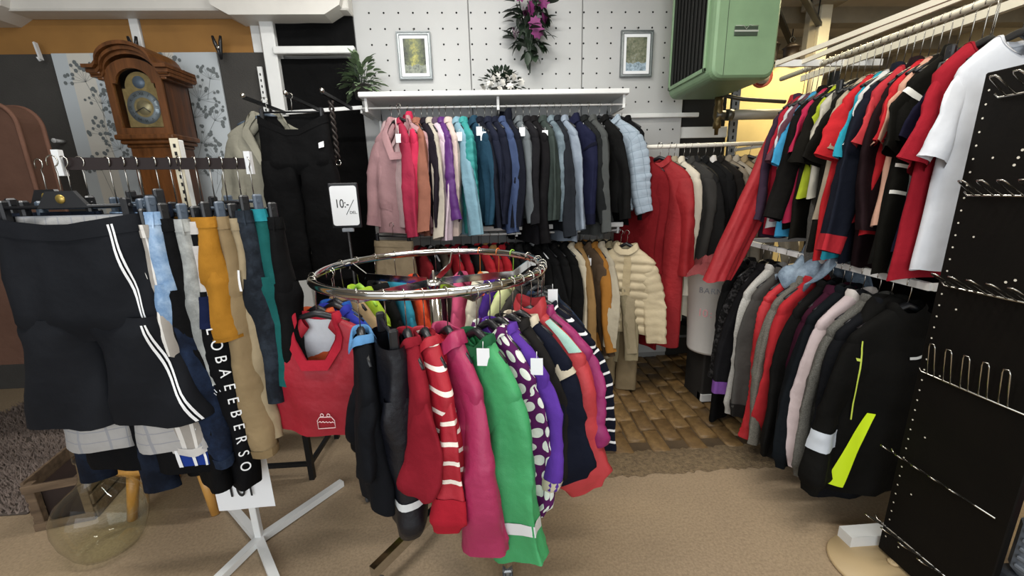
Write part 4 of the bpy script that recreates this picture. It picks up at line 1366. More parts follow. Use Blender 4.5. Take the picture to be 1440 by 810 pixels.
WSTR = mat('white_stripe', '#e6e8ea', .6)
DEN = F('#1a2438', 'denim', '#2a384f')
DEN2 = F('#20262f', 'denim', '#343d48')
LDEN = F('#6f97c4', 'denim', '#b9cfe6')
GDEN = F('#8c8f8d', 'denim', '#bcbfbc')
KH = F('#9a8460')
BK = F('#0f1013')
pz = -.105
LP = [  # fraction along bar, yaw, kind, desc, mat, shape, parts, dp
    (.02, -2, 'sports_shorts', 'black sports shorts with double white side stripe', F('#23262d', rough=.75, wr=.2), dict(w=.205, L=.68, hw=.150, th=.055, crotch=.36, gather=1, sag=.03, fold=.010, spread=.03),
     (('side_stripe', 'r', .06, .99, (.826, .89), (.839, .903), WSTR, .004), ('side_stripe', 'r', .06, .99, (.849, .913), (.862, .926), WSTR, .004), ('side_stripe', 'b', .05, .9, (.830, .868), (.837, .875), WSTR, .005), ('side_stripe', 'b', .05, .9, (.842, .880), (.849, .887), WSTR, .005), ('care_label', 'b', .03, .20, .20, .245, CARD, -.01)), (0, -.05, 0)),
    (.03, -6, 'checked_shorts', 'grey white checked shorts behind the black shorts', F('#b7b5b3', 'plaid', '#8e9096', .04, .1), dict(w=.19, L=.80, hw=.13, th=.05, crotch=.3, spread=.03), (), (-.01, -.015, 0)),
    (.07, -10, 'sports_shorts', 'black sports shorts with blue and white hem stripes', F('#0e1015'), dict(w=.2, L=.90, hw=.13, th=.045, crotch=.3, spread=.02), (('blue_panel', 'r', .62, .95, .76, .92, F('#1f3f9a'), .004),) + tuple(('white_stripe', 'r', .62, .95, .76 + .05 * q, .772 + .05 * q, WSTR, .007) for q in range(4)), (0, 0, 0)),
    (.16, -16, 'long_jeans', 'dark blue jeans at the back left', F('#131a29', 'denim', '#1d2739'), dict(w=.19, L=1.0, hw=.065, th=.04, loops=1, spread=.05), (), (-.20, .03, 0)),
    (.21, -28, 'striped_trousers', 'grey striped linen trousers with rolled hem', F('#a9a39b', 'vstripe', '#d7d4cf', .03, .3), dict(w=.17, L=.78, hw=.10, th=.045, cuff=F('#d6d3cf')), (), (0, 0, 0)),
    (.29, -34, 'light_jeans', 'light blue jeans with frayed hems', LDEN, dict(w=.165, L=.70, hw=.07, th=.042, loops=1), (), (0, 0, 0)),
    (.36, -36, 'leggings', 'black leggings', BK, dict(w=.16, L=.97, hw=.08, th=.04), (), (0, 0, 0)),
    (.42, -36, 'bermuda_jeans', 'dark denim bermuda jeans with pale hem stitching', F('#151f33', 'denim', '#22304a'), dict(w=.15, L=.90, hw=.125, th=.045, cuff=DEN), (), (-.03, .0, 0)),
    (.46, -38, 'grey_jeans', 'pale grey jeans with frayed hem', GDEN, dict(w=.165, L=.56, hw=.07, th=.04, loops=1), (), (0, 0, 0)),
    (.54, -38, 'jogging_trousers', 'black jogging trousers with white letters down the leg', F('#101116'), dict(w=.165, L=.98, hw=.075, th=.042, cuffed=True, wbm=F('#cfcac6')), (('white_panel', 'b', .25, .95, .88, 1.02, F('#d5d1ce'), .004), ('blue_patch', 'r', .02, .16, .80, 1.05, F('#1c2a58'), .004)), (.0, 0, 0)),
    (.62, -38, 'mustard_shorts', 'mustard yellow shorts with rolled cuffs', F('#b57c18', rough=.8), dict(w=.16, L=.40, hw=.09, th=.042, crotch=.22, cuff=F('#a97316')), (), (.01, -.03, 0)),
    (.70, -40, 'chino_trousers', 'khaki chino trousers', KH, dict(w=.165, L=.86, hw=.085, th=.045, cuff=F('#8f7955')), (('fly', 'b', .1, .9, .73, .77, F('#a38d69'), .004),), (0, -.01, 0)),
    (.77, -40, 'chino_trousers', 'beige chino trousers with white tag', F('#ab9a7a'), dict(w=.16, L=.80, hw=.08, th=.04), (('swing_tag', 'b', .55, .78, .88, .93, CARD, .012),), (0, 0, 0)),
    (.84, -40, 'dark_jeans', 'grey blue faded jeans', DEN2, dict(w=.16, L=.68, hw=.075, th=.042, loops=1), (), (.01, -.01, 0)),
    (.91, -42, 'teal_trousers', 'teal green trousers', F('#14615f'), dict(w=.16, L=.62, hw=.085, th=.04, wbm=F('#1f8f9c')), (), (.015, 0, 0)),
    (.98, -44, 'black_jeans', 'black jeans with metal rivets at the right end', F('#121214'), dict(w=.165, L=.56, hw=.09, th=.045, loops=1), (), (.02, 0, 0)),
]
for i, (fr, yaw, kind, desc, m_, o, parts, dp) in enumerate(LP):
    P_ = PB0 + (PB1 - PB0) * fr
    p = (P_.x + dp[0], P_.y + dp[1], 1.565)
    lab = f'{desc}, {ORD[i + 1]} from left on the pants rack'
    _r = random.Random(i * 7 + 3)
    dz_ = _r.uniform(-.035, .025) if i else 0
    yaw = yaw + (_r.uniform(-1.5, 1.5) if i else 0)
    T, G, legs = trousers(kind, p, R(yaw), lab, m_, o, 'shorts' if 'shorts' in kind else 'trousers', 'trousers and shorts on the pants rack', round(.155 - dz_, 3), parts)
    clip_hanger(p, R(yaw), f'black clip hanger holding the {ORD[i + 1]} trousers on the pants rack', round(.13 - dz_, 3), round(o['w'] * .95, 3), [BLACKP, BLACKP, GREYP][i % 3] if i else BLACKP, 'clip hangers on the pants rack', plate=(i in (0, 3)))
    if 'frayed' in desc:
        rr = random.Random(i)
        for s_ in (-1, 1):
            Q = legs[s_][-1]
            fr_ = MB()
            for q in range(0, len(Q)):
                b_ = Q[q]
                fr_.tube([b_ + np.array((0, 0, .004)), b_ + np.array((rr.uniform(-.01, .01), rr.uniform(-.006, .006), -.014)), b_ + np.array((rr.uniform(-.016, .016), rr.uniform(-.01, .01), -rr.uniform(.02, .035)))], .0013, 4)
            f_ = fr_.build('frayed_threads', mat('white_thread', '#dfe4ea', .8), T)
            f_['kind'] = 'stuff'
    if 'letters' in desc:
        Q = legs[1]
        for k_, ch in enumerate('LOBAEEBERSO'):
            rw = int((.17 + k_ * .068) * 21)
            fr2 = (.17 + k_ * .068) * 21
            pt = Q[rw, 23] + (Q[rw + 1, 23] - Q[rw, 23]) * (fr2 - rw)
            text_obj('letter', ch, .046, WSTR, T, Matrix.Translation((pt[0] + .006, pt[1] - .006, pt[2])) @ Matrix.Rotation(R(66), 4, 'Z') @ Matrix.Rotation(PI / 2, 4, 'X') @ Matrix.Rotation(-PI / 2, 4, 'Z'))
        e = MB()
        pt = Q[3, 18]
        e.tube([(pt[0] + .022 * math.cos(a_) * (1 + .25 * math.cos(5 * a_)), pt[1] - .012, pt[2] + .022 * math.sin(a_) * (1 + .25 * math.cos(5 * a_))) for a_ in [q * 2 * PI / 30 for q in range(31)]], .003, 5)
        e.build('cloud_emblem', WSTR, T)
# paper price sign hanging on the stand post
PS = thing('paper_sign', 'white paper price sign taped to the pants rack post', 'sign', (-1.03, 1.475, .36))
nu = 8
G = np.zeros((8, 8, 3))
U, V_ = np.meshgrid(np.linspace(-.11, .11, 8), np.linspace(.155, -.155, 8))
G[..., 0], G[..., 2] = U, V_
G[..., 1] = .004 * np.sin(U * 18) - .004
q = grid_obj('sheet', G, CARD, PS, closed=False)
text_obj('price_text', '101', .11, INK, PS, upright(-.005, -.012, -.055), sx=.7)

# ------------------------------------------------------------------ black price sign on a stand
SG = thing('sign_stand', 'black framed price sign on a thin pole before the black cloth', 'sign', (-.735, 2.2, 0))
MB().box((-.075, -.006, 1.275), (.075, .006, 1.505), .004).build('frame', BLACKP, SG)
pts = []
for (cx2, cz2, a0) in ((.053, 1.477, 0), (-.053, 1.477, 90), (-.053, 1.303, 180), (.053, 1.303, 270)):
    for k in range(5):
        a_ = R(a0 + k * 22.5)
        pts.append((cx2 + .014 * math.cos(a_), cz2 + .014 * math.sin(a_)))
MB().prism(pts, -.0085, -.006).build('card', CARD, SG)
text_obj('price_text', '10:-', .062, INK, SG, upright(-.012, -.009, 1.40), sx=.75)
MB().tube([(.005, -.0092, 1.345), (.05, -.0092, 1.42)], .0014, 5).build('slash_stroke', INK, SG)
text_obj('unit_text', 'DEL.', .02, INK, SG, upright(.042, -.009, 1.355))
MB().tube([(0, .004, .02), (0, .004, 1.28)], .007, 8).build('pole', DARKSTEEL, SG)
MB().box((-.03, -.004, 1.255), (.03, .012, 1.277), .003).build('clamp', mat('clear_grey', '#8d9299', .3), SG)
MB().lathe([(.13, 0), (.13, .012), (.02, .03)], 24, (0, .004, 0)).build('base', DARKSTEEL, SG)

# ------------------------------------------------------------------ waterfall arms with blazer, skirt and belt
WA = thing('wall_rail', 'white wall rail with three dark arms beside the black cloth', 'rail', (0, 0, 0))
MB().bar((-1.47, 2.93, 1.965), (-.79, 2.93, 2.00), .015, .022).build('rail_bar', WHITE, WA)
for xx in (-1.45, -.80):
    MB().bar((xx, 2.93, 1.975), (xx, 3.2, 1.975), .012, .02).build('bracket', WHITE, WA)
for xx, zz in ((-1.29, 1.975), (-1.06, 1.985), (-.86, 1.995)):
    ar = MB().bar((xx, 2.93, zz), (xx - .03, 2.52, zz + .01), .016, .018).build('arm', DARKSTEEL, WA)
    MB().lathe([(.004, 0), (.012, .004), (.012, .02), (.004, .026)], 10, (xx - .03, 2.515, zz + .006)).build('end_knob', CHROME, ar)
BZ = F('#8f8c7d')
garment('blazer', (-1.25, 2.60, 1.985), R(4), 'grey beige blazer with open lapels on the left arm', BZ, v(JKT, sw=.23, L=.80, fd=.36, vp=2.2, collar=.06, hw=.25, th=.05, SL=.62, ra=.08, rb=.062, spl=7, seed=9, sl=.09), 'blazer')
hanger((-1.25, 2.60, 1.985), R(4), 'grey blue hanger of the grey beige blazer', .08, .17, .05, GREYP)
trousers('black_trousers', (-1.085, 2.55, 1.995), R(0), 'black trousers with open waist and white tag before the blazer', F('#0e0e10'), dict(w=.19, L=.95, hw=.13, th=.05, crotch=.3, sag=.10, spread=.03), 'trousers', None, .10,
         (('white_tag', 'b', .42, .52, .83, .87, CARD, .014),))
clip_hanger((-1.085, 2.55, 1.995), R(0), 'black clip hanger of the black open trousers', .085, .18)
BT = thing('hanging_belt', 'dark braided belt hanging from the right arm', 'belt', (-.885, 2.62, 2.0))
mb = MB()
for ph_ in (0, PI):
    mb.tube([(.010 * math.cos(k * .9 + ph_), .010 * math.sin(k * .9 + ph_), -.02 - k * .011) for k in range(30)], .007, 6)
mb.build('braid', mat('braid_brown', '#2e2723', .6), BT)
MB().tube([(.016 * math.cos(k * PI / 8), 0, -.365 + .016 * math.sin(k * PI / 8)) for k in range(17)], .003, 6).build('buckle', CHROME, BT)

# ------------------------------------------------------------------ longcase clock
CW = wood('clock_walnut', '#45280f', '#6f4422', 5, 'Z', .35)
CW2 = wood('clock_walnut_shaded', '#38200f', '#5c3519', 5, 'Z', .4)  # darker copy of the walnut, shade of the sides put into the colour
CK = thing('longcase_clock', 'tall walnut longcase clock with arched brass dial before wallpaper', 'clock', (-2.12, 2.95, -.03))


def arch(hw, zs, rise, n=14, shoulder=0.0):
    """half-round topped outline: half width, spring height, rise"""
    r_ = hw - shoulder
    pts = []
    for k in range(n + 1):
        a = PI * k / n
        pts.append((r_ * math.cos(a), zs + rise * math.sin(a)))
    return pts


MB().box((-.13, -.085, .35), (.13, .11, 1.83), .004).build('trunk', CW2, CK)
MB().box((-.10, -.092, .55), (.10, -.085, 1.75), .004).build('trunk_door', CW, CK)
MB().box((-.125, -.089, .36), (.125, -.084, 1.82), .002).build('trunk_front', CW, CK)
MB().box((-.18, -.12, 0), (.18, .12, .36), .01).build('plinth', CW, CK)
mo = MB()
for k, (e, z0, z1) in enumerate(((.010, 1.80, 1.82), (.028, 1.82, 1.845), (.045, 1.845, 1.875))):
    mo.box((-.13 - e, -.09 - e, z0), (.13 + e, .11 + e * .3, z1), .006)
mo.build('hood_base_moulding', CW, CK)
# hood: sides, back, top
hd = MB().box((-.165, -.10, 1.875), (-.150, .12, 2.23)).box((.150, -.10, 1.875), (.165, .12, 2.23)).box((-.165, .11, 1.875), (.165, .12, 2.3))
hd.build('hood_sides', CW2, CK)
# front door frame as a ring between two arched outlines
outer = [(-.165, 1.875), (.165, 1.875), (.165, 2.20)] + arch(.165, 2.20, .105) + [(-.165, 2.20)]
inner_n = len(outer)


def frame_ring(po, pi, y0, y1):
    n = len(po)
    b = MB()
    vs = [(x, y0, z) for x, z in po] + [(x, y0, z) for x, z in pi] + [(x, y1, z) for x, z in po] + [(x, y1, z) for x, z in pi]
    fs = []
    for j in range(n):
        k = (j + 1) % n
        fs += [(j, k, n + k, n + j), (2 * n + k, 2 * n + j, 3 * n + j, 3 * n + k), (j, 2 * n + j, 2 * n + k, k), (n + j, n + k, 3 * n + k, 3 * n + j)]
    return b.add(vs, fs)


def outline(hw, zb, zs, rise, neck=0):
    a = [(hw - neck) * 1.0 * math.cos(PI * k / 14) for k in range(15)]
    z = [zs + rise * math.sin(PI * k / 14) for k in range(15)]
    return [(-hw, zb), (hw, zb), (hw, zs)] + list(zip(a, z)) + [(-hw, zs)]


frame_ring(outline(.165, 1.875, 2.19, .12), outline(.124, 1.915, 2.17, .085, .02), -.115, -.095).build('hood_door', CW, CK)
# arched cornice mouldings
co = MB()
for e, y, th in ((.0, -.125, .022), (.02, -.145, .02), (.042, -.165, .02)):
    po = [(-.23 - e * .2, 2.205 + e), (-.165 - e * .3, 2.205 + e)] + [((.150 + e * .2) * math.cos(PI - PI * k / 16), 2.225 + e + (.105) * math.sin(PI * k / 16)) for k in range(17)] + [(.165 + e * .3, 2.205 + e), (.23 + e * .2, 2.205 + e)]
    n = len(po)
    vs = [(x, y, z) for x, z in po] + [(x, y, z + th) for x, z in po] + [(x, .10, z) for x, z in po] + [(x, .10, z + th) for x, z in po]
    fs = []
    for j in range(n - 1):
        fs += [(j, j + 1, n + j + 1, n + j), (n + j, n + j + 1, 3 * n + j + 1, 3 * n + j), (j, 2 * n + j, 2 * n + j + 1, j + 1)]
    fs += [(0, n, 3 * n, 2 * n), (n - 1, 3 * n - 1, 4 * n - 1, 2 * n - 1)]
    co.add(vs, fs)
for s_ in (-1, 1):
    co.box((s_ * .165, -.12, 2.19), (s_ * .20, .12, 2.215), .004).box((s_ * .165, -.14, 2.215), (s_ * .225, .13, 2.262), .006)
co.build('arched_cornice', CW, CK)
MB().prism([(x, z) for x, z in outline(.15, 1.9, 2.2, .125)], -.02, .1).build('hood_core', mat('hood_dark', '#120d09', .7), CK)
BR = mat('dial_brass', '#9c8a5c', .35, .6, bump=.3, bscale=60, var=.25, vscale=30)
dl = MB().prism(outline(.108, 1.925, 2.15, .095, .02), -.072, -.066).build('dial', BR, CK)
SILV = mat('chapter_silver', '#7f8a90', .4, .5)
MB().lathe([(.058, -.0745), (.098, -.0745), (.098, -.071), (.058, -.071)], 40, (0, 0, 2.04), 'Y', cap=False).build('chapter_ring', SILV, dl)
MB().lathe([(.0, -.0745), (.044, -.0745), (.044, -.071)], 32, (0, 0, 2.04), 'Y', cap=False).build('centre_disc', mat('centre_silver', '#a39a78', .4, .5), dl)
MB().lathe([(.0, -.0745), (.036, -.0745), (.036, -.071)], 28, (0, 0, 2.185), 'Y', cap=False).build('arch_disc', mat('arch_blue', '#5f6f80', .45, .3), dl)
for k, nm in enumerate(('XII', 'I', 'II', 'III', 'IIII', 'V', 'VI', 'VII', 'VIII', 'IX', 'X', 'XI')):
    a = R(30 * k)
    text_obj('numeral', nm, .024, INK, dl, Matrix.Translation((.078 * math.sin(a), -.0752, 2.04 + .078 * math.cos(a))) @ Matrix.Rotation(a, 4, 'Y') @ Matrix.Rotation(PI / 2, 4, 'X'), .0003)
MB().bar((0, -.077, 2.04), (.034, -.077, 2.012), .002, .005).build('hour_hand', INK, dl)
MB().bar((0, -.078, 2.04), (-.055, -.078, 2.012), .002, .004).build('minute_hand', INK, dl)
g_ = bpy.data.materials.new('clock_glass')
t = NT(g_)
t.b.inputs['Transmission Weight'].default_value = 1
t.b.inputs['Roughness'].default_value = .02
t.b.inputs['IOR'].default_value = 1.05
t.b.inputs['Base Color'].default_value = (1, 1, 1, 1)
MB().prism(outline(.127, 1.91, 2.17, .088, .02), -.104, -.102).build('door_glass', g_, CK)

# ------------------------------------------------------------------ brown upholstered panel at far left
BP = thing('high_back_seat', 'brown upholstered high back standing at the left edge', 'chair', (-2.62, 2.2, 0))
pts = [(-.46, .62), (.46, .62), (.46, 1.80)] + [(.36 + .10 * math.cos(R(a)), 1.80 + .10 * math.sin(R(a))) for a in range(10, 91, 10)] + [(-.36 - .10 * math.sin(R(a)), 1.80 + .10 * math.cos(R(a))) for a in range(0, 91, 10)]
UPH = F('#5a4034', wr=.2)
MB().prism(pts, -.05, .06).build('padding', UPH, BP)
MB().tube([(x, -.052, z) for x, z in pts[1:]], .010, 6).build('piping', F('#6b4c3e'), BP)
MB().tube([(x, .06, z) for x, z in pts[1:]], .010, 6).build('piping', F('#6b4c3e'), BP)
for x_ in (-.38, .38):
    MB().tube([(x_, 0, 0), (x_, 0, .64)], .022, 10).build('leg', DARKSTEEL, BP)
# small clips at the top of the wallpaper
for k, (xx, lab) in enumerate(((-2.30, 'black clamp on the wallpaper top behind the clock'), (-1.76, 'black clamp on the wallpaper top right corner'))):
    c = thing('spring_clamp', lab, 'clamp', (xx, 3.17, 2.43))
    for s_ in (-1, 1):
        MB().tube([(s_ * .002, -.01, -.07), (s_ * .008, -.012, -.02), (s_ * .018, -.02, .03), (s_ * .026, -.02, .07)], [.006, .010, .012, .008], 7).build('jaw', BLACKP, c)
    MB().lathe([(.004, -.02), (.012, -.02), (.012, .02), (.004, .02)], 10, (0, -.012, 0), 'Y').build('spring', STEEL, c)
c = thing('wall_hook', 'white plastic hook on the dark panel at upper left', 'hook', (-2.95, 3.2, 2.42))
MB().bar((0, -.01, .06), (.03, -.03, -.05), .012, .022).build('stem', WHITEP, c)
MB().tube([(.03, -.03, -.05), (.035, -.05, -.06), (.035, -.06, -.04)], .006, 6).build('tip', WHITEP, c)
c = thing('wall_hook', 'small white peg on the dark panel beside the brown back', 'hook', (-2.96, 3.2, 1.86))
MB().tube([(0, .02, 0), (0, -.05, 0)], .012, 8).build('peg', WHITEP, c)
MB().lathe([(.0, 0), (.016, .0), (.016, .006), (0, .006)], 10, (0, -.056, 0), 'Y').build('cap', WHITEP, c)
su = thing('shelf_upright', 'white slotted shelf upright on the dark panel left of post', 'upright', (-1.53, 3.2, 0))
MB().box((-.016, -.018, 1.5), (.016, 0, 2.32), .002).build('channel', WHITE, su)
m = MB()
for k in range(20):
    m.box((-.004, -.0195, 1.54 + k * .038), (.004, -.018, 1.556 + k * .038))
q = m.build('slots', mat('hole_black', '#0b0b0b', .9), su)
q['kind'] = 'stuff'

# ------------------------------------------------------------------ pictures
def picture(name, label, x, z, w, h, stops, water):
    T = thing(name, label, 'picture', (x, 3.195, z))
    FM = mat('frame_pewter', '#6e7475', .35, .6, var=.2, vscale=30)
    FS = mat('frame_silver', '#a9afb0', .3, .7)
    po = [(-w / 2, -h / 2), (w / 2, -h / 2), (w / 2, h / 2), (-w / 2, h / 2)]
    sc_ = lambda d: [(-w / 2 + d, -h / 2 + d), (w / 2 - d, -h / 2 + d), (w / 2 - d, h / 2 - d), (-w / 2 + d, h / 2 - d)]
    frame_ring(po, sc_(.008), -.020, 0).build('outer_moulding', FM, T)
    frame_ring(sc_(.008), sc_(.015), -.014, 0).build('inner_moulding', FS, T)
    frame_ring(sc_(.015), sc_(.020), -.017, 0).build('inner_moulding', FM, T)
    frame_ring(sc_(.019), sc_(.042), -.009, 0).build('mount', CARD, T)
    m = bpy.data.materials.new(name + '_print')
    t = NT(m)
    ob = t.add('ShaderNodeTexCoord').outputs['Object']
    sp = t.add('ShaderNodeSeparateXYZ')
    t.link(ob, sp.inputs[0])
    n1 = t.noise(ob, 16, 6, .7)
    n2 = t.noise(ob, 60, 4, .7)
    dx = t.math('MULTIPLY', t.math('ABSOLUTE', sp.outputs[0]), -5.0 if not water else -1.0)
    f = t.math('ADD', t.math('ADD', t.math('MULTIPLY', n1, .9), t.math('MULTIPLY', n2, .35)), dx)
    c = t.ramp(f, [(p, lin(c)) for p, c in stops])
    lo = t.math('LESS_THAN', t.math('ADD', sp.outputs[2], t.math('MULTIPLY', t.math('SUBTRACT', n1, .5), .12)), -.055)
    c2 = t.ramp(t.math('ADD', n2, t.math('MULTIPLY', n1, .4)), [(.45, lin('#39443f' if not water else '#51656f')), (.8, lin('#8a9081' if not water else '#a9bccb'))])
    t.link(t.mix(lo, c, c2), t.b.inputs['Base Color'])
    t.b.inputs['Roughness'].default_value = .35
    MB().box((-w / 2 + .04, -.006, -h / 2 + .04), (w / 2 - .04, -.002, h / 2 - .04)).build('print', m, T)
    MB().tube([(0, -.004, h / 2), (0.004, -.006, h / 2 + .012), (-.002, -.004, h / 2 + .022)], .002, 5).build('hook', STEEL, T)


picture('framed_picture', 'silver framed forest picture with yellow light, left on pegboard', -.462, 2.378, .235, .305, [(.25, '#20281d'), (.5, '#5b6440'), (.68, '#a39f4e'), (.85, '#cfcb7c')], False)
picture('framed_picture', 'silver framed river landscape picture, right on pegboard', 1.125, 2.378, .235, .305, [(.3, '#2c352c'), (.5, '#565d48'), (.68, '#80826c'), (.85, '#9aa6ad')], True)

# ------------------------------------------------------------------ plants and flowers
def leaf_mesh(name, l, w, m, bend=.25):
    vs, fs = [], []
    n = 5
    for k in range(n + 1):
        t_ = k / n
        ww = w * math.sin(PI * (.08 + .9 * t_)) ** .8
        z = -bend * l * t_ * t_
        vs += [(-ww, l * t_, z + .15 * ww), (0, l * t_, z), (ww, l * t_, z + .15 * ww)]
    for k in range(n):
        a = k * 3
        fs += [(a, a + 1, a + 4, a + 3), (a + 1, a + 2, a + 5, a + 4)]
    me = MB().add(vs, fs, True).mesh(name)
    me.materials.append(m)
    return me


def scatter(T, name, me, spots, rr, up_=.3):
    for (p, d) in spots:
        o = link(name, me, T, p)
        d = Vector(d).normalized()
        y = d
        x = y.cross(Vector((rr.uniform(-.3, .3), rr.uniform(-.3, .3), 1))).normalized()
        z = x.cross(y)
        mt = Matrix((x, y, z)).transposed().to_4x4()
        o.rotation_euler = mt.to_euler()


rr = random.Random(2)
LG = mat('leaf_variegated', '#6c8060', .5, var=.45, vscale=30)
LG2 = mat('leaf_dark', '#223322', .5, var=.4, vscale=25)
PL = thing('potted_plant', 'bushy green plant with pale edged leaves on shelf left end', 'plant', (-.80, 3.0, 2.062))
MB().lathe([(.045, 0), (.062, .09), (.064, .09), (.06, .085), (.05, .07)], 20).build('pot', mat('pot_dark', '#3b3a36', .6), PL)
m = MB()
sp = []
for k in range(140):
    th, el = rr.uniform(0, 2 * PI), rr.uniform(-.5, 1.35)
    rad = rr.uniform(.03, .14)
    d = (math.cos(th) * math.cos(el), math.sin(th) * math.cos(el) * .8, math.sin(el))
    p = (d[0] * rad, d[1] * rad, .10 + d[2] * rad * 1.3)
    sp.append((p, (d[0], d[1], d[2] * .6)))
    if k % 4 == 0:
        m.tube([(0, 0, .06), (p[0] * .5, p[1] * .5, .06 + p[2] * .3), p], .002, 4)
m.build('stems', LG2, PL)
scatter(PL, 'leaf', leaf_mesh('leaf', .058, .016, LG), sp, rr)
FB = thing('flower_pot', 'bowl of white flowers with dark leaves on the upper shelf', 'flowers', (.135, 3.0, 2.062))
MB().lathe([(.05, -.0), (.075, .05), (.075, .055), (.06, .05)], 20).build('bowl', mat('pot_dark', '#3b3a36', .6), FB)
sp = []
for k in range(170):
    th, el = rr.uniform(0, 2 * PI), rr.uniform(-.3, 1.4)
    d = (math.cos(th) * math.cos(el), math.sin(th) * math.cos(el), math.sin(el))
    rad = rr.uniform(.04, .10)
    sp.append(((d[0] * rad * 1.5, d[1] * rad, .06 + d[2] * rad * 1.2), d))
scatter(FB, 'leaf', leaf_mesh('leaf', .034, .012, LG2), sp, rr)


def flower_mb(r, n=7, layers=3):
    b = MB()
    for L_ in range(layers):
        for k in range(n):
            a = 2 * PI * k / n + L_ * .45
            rad = r * (1 - .28 * L_)
            h = .006 + L_ * r * .22
            vs = [(0, 0, L_ * r * .2), (rad * .7 * math.cos(a - .42), rad * .7 * math.sin(a - .42), h), (rad * math.cos(a), rad * math.sin(a), h * .8), (rad * .7 * math.cos(a + .42), rad * .7 * math.sin(a + .42), h)]
            b.add(vs, [(0, 1, 2, 3)], True)
    return b


WF = flower_mb(.027)
wm = WF.mesh('flower')
wm.materials.append(mat('petal_white', '#dcd9d2', .6))
for (x, z, y) in ((-.06, .10, -.07), (.02, .13, -.06), (.07, .10, -.05), (.08, .12, -.04), (-.02, .03, -.10), (-.10, .02, -.05), (.05, .05, -.09), (.0, .07, -.10), (.10, .02, -.06), (-.03, .12, -.05), (-.08, .07, -.07), (.03, .10, -.09), (-.13, .06, -.03), (.13, .09, -.02)):
    o = link('flower', wm, FB, (x, y, z))
    o.rotation_euler = (1.2, rr.uniform(-.5, .5), rr.uniform(0, 3))
BQ = thing('hanging_bouquet', 'purple rose bouquet hanging upside down on the pegboard', 'flowers', (.345, 3.15, 2.25))
m = MB()
for k in range(9):
    a = 2 * PI * k / 9
    m.tube([(0, 0, 0), (.008 * math.cos(a), .006 * math.sin(a), .14), (.09 * math.cos(a), .03 * math.sin(a), .34 + .1 * (k % 3))], .004, 5)
m.build('stems', LG2, BQ)
sp = []
for k in range(90):
    z = rr.uniform(.10, .46)
    w_ = .03 + .09 * min(1, (z - .08) / .15)
    x = rr.uniform(-w_, w_)
    sp.append(((x, rr.uniform(-.07, .02), z), (x * 6 + rr.uniform(-.4, .4), rr.uniform(-.6, .2), rr.uniform(-.7, .3))))
scatter(BQ, 'leaf', leaf_mesh('leaf', .085, .026, LG2), sp, rr)
pm = flower_mb(.05, 8, 4).mesh('rose')
pm.materials.append(mat('petal_purple', '#7c2a66', .6, var=.35, vscale=40))
for (x, z) in ((-.05, .36), (.085, .32), (.05, .245), (.03, .29), (-.115, .235), (.02, .46), (-.06, .47), (.09, .43), (.0, .38)):
    o = link('rose', pm, BQ, (x, -.075 + abs(x) * .2, z))
    o.rotation_euler = (1.3, rr.uniform(-.6, .6), rr.uniform(0, 3))

# ------------------------------------------------------------------ green air heater with pipes
GRN = mat('heater_green', '#7c9a76', .42, .1, bump=.06, bscale=15, var=.12, vscale=5)
HT = thing('air_heater', 'green metal air heater with louvred side above the coat rail', 'heater', (1.30, 2.45, 2.03))
W_, D_, H_ = .385, .56, .80
b = MB()
nseg = 6
rad = .055
# rounded box in the XZ plane with the left face carrying the louvres
pts = []
for cxx, czz, a0 in ((W_ - rad, rad, -90), (W_ - rad, H_ - rad, 0), (rad, H_ - rad, 90), (rad, rad, 180)):
    for k in range(nseg + 1):
        a = R(a0 + 90 * k / nseg)
        pts.append((cxx + rad * math.cos(a), czz + rad * math.sin(a)))
n = len(pts)
cxm, czm = W_ / 2, H_ / 2
rings = [(0.0, .90), (.010, .955), (.03, .99), (.055, 1.0), (D_ - .02, 1.0), (D_, .97)]
vs = []
for y, s_ in rings:
    d_ = (1 - s_) * .22
    vs += [(cxm + (x - cxm) * (1 - d_ / cxm * 1.0), y, czm + (z - czm) * (1 - d_ / czm)) for x, z in pts]
fs = [tuple(range(n))] + [tuple(range(len(vs) - 1, len(vs) - n - 1, -1))]
for k in range(len(rings) - 1):
    for j in range(n):
        fs.append((k * n + (j + 1) % n, k * n + j, (k + 1) * n + j, (k + 1) * n + (j + 1) % n))
b.add(vs, fs, False)
b.build('casing', GRN, HT)
MB().box((-.004, .075, .075), (.002, D_ - .035, H_ - .07)).build('louvre_recess', mat('louvre_black', '#141513', .7), HT)
frm = MB()
for a_, c_ in (((-.012, .06, .055), (.004, D_ - .02, .078)), ((-.012, .06, H_ - .078), (.004, D_ - .02, H_ - .055)), ((-.012, .06, .055), (.004, .078, H_ - .055)), ((-.012, D_ - .04, .055), (.004, D_ - .02, H_ - .055))):
    frm.box(a_, c_, .003)
frm.build('louvre_frame', GRN, HT)
for k in range(9):
    y = .10 + k * .046
    MB().add([(-.012, y, .08), (.0, y + .034, .08), (.0, y + .034, H_ - .08), (-.012, y, H_ - .08), (-.010, y + .003, .08), (.002, y + .037, .08), (.002, y + .037, H_ - .08), (-.010, y + .003, H_ - .08)],
             [(0, 1, 2, 3), (7, 6, 5, 4), (0, 4, 5, 1), (2, 6, 7, 3), (1, 5, 6, 2), (3, 7, 4, 0)]).build('louvre', mat('louvre_dark', '#2b2c28', .5, .3), HT)
MB().box((.072, -.0012, .02), (.0745, .003, H_ - .02)).build('panel_seam', mat('seam_dark', '#2f3d2c', .7), HT)
bd = MB().box((.115, -.005, .220), (.250, .0, .268), .002).build('badge', mat('badge_dark', '#3d4a3c', .4, .3), HT)
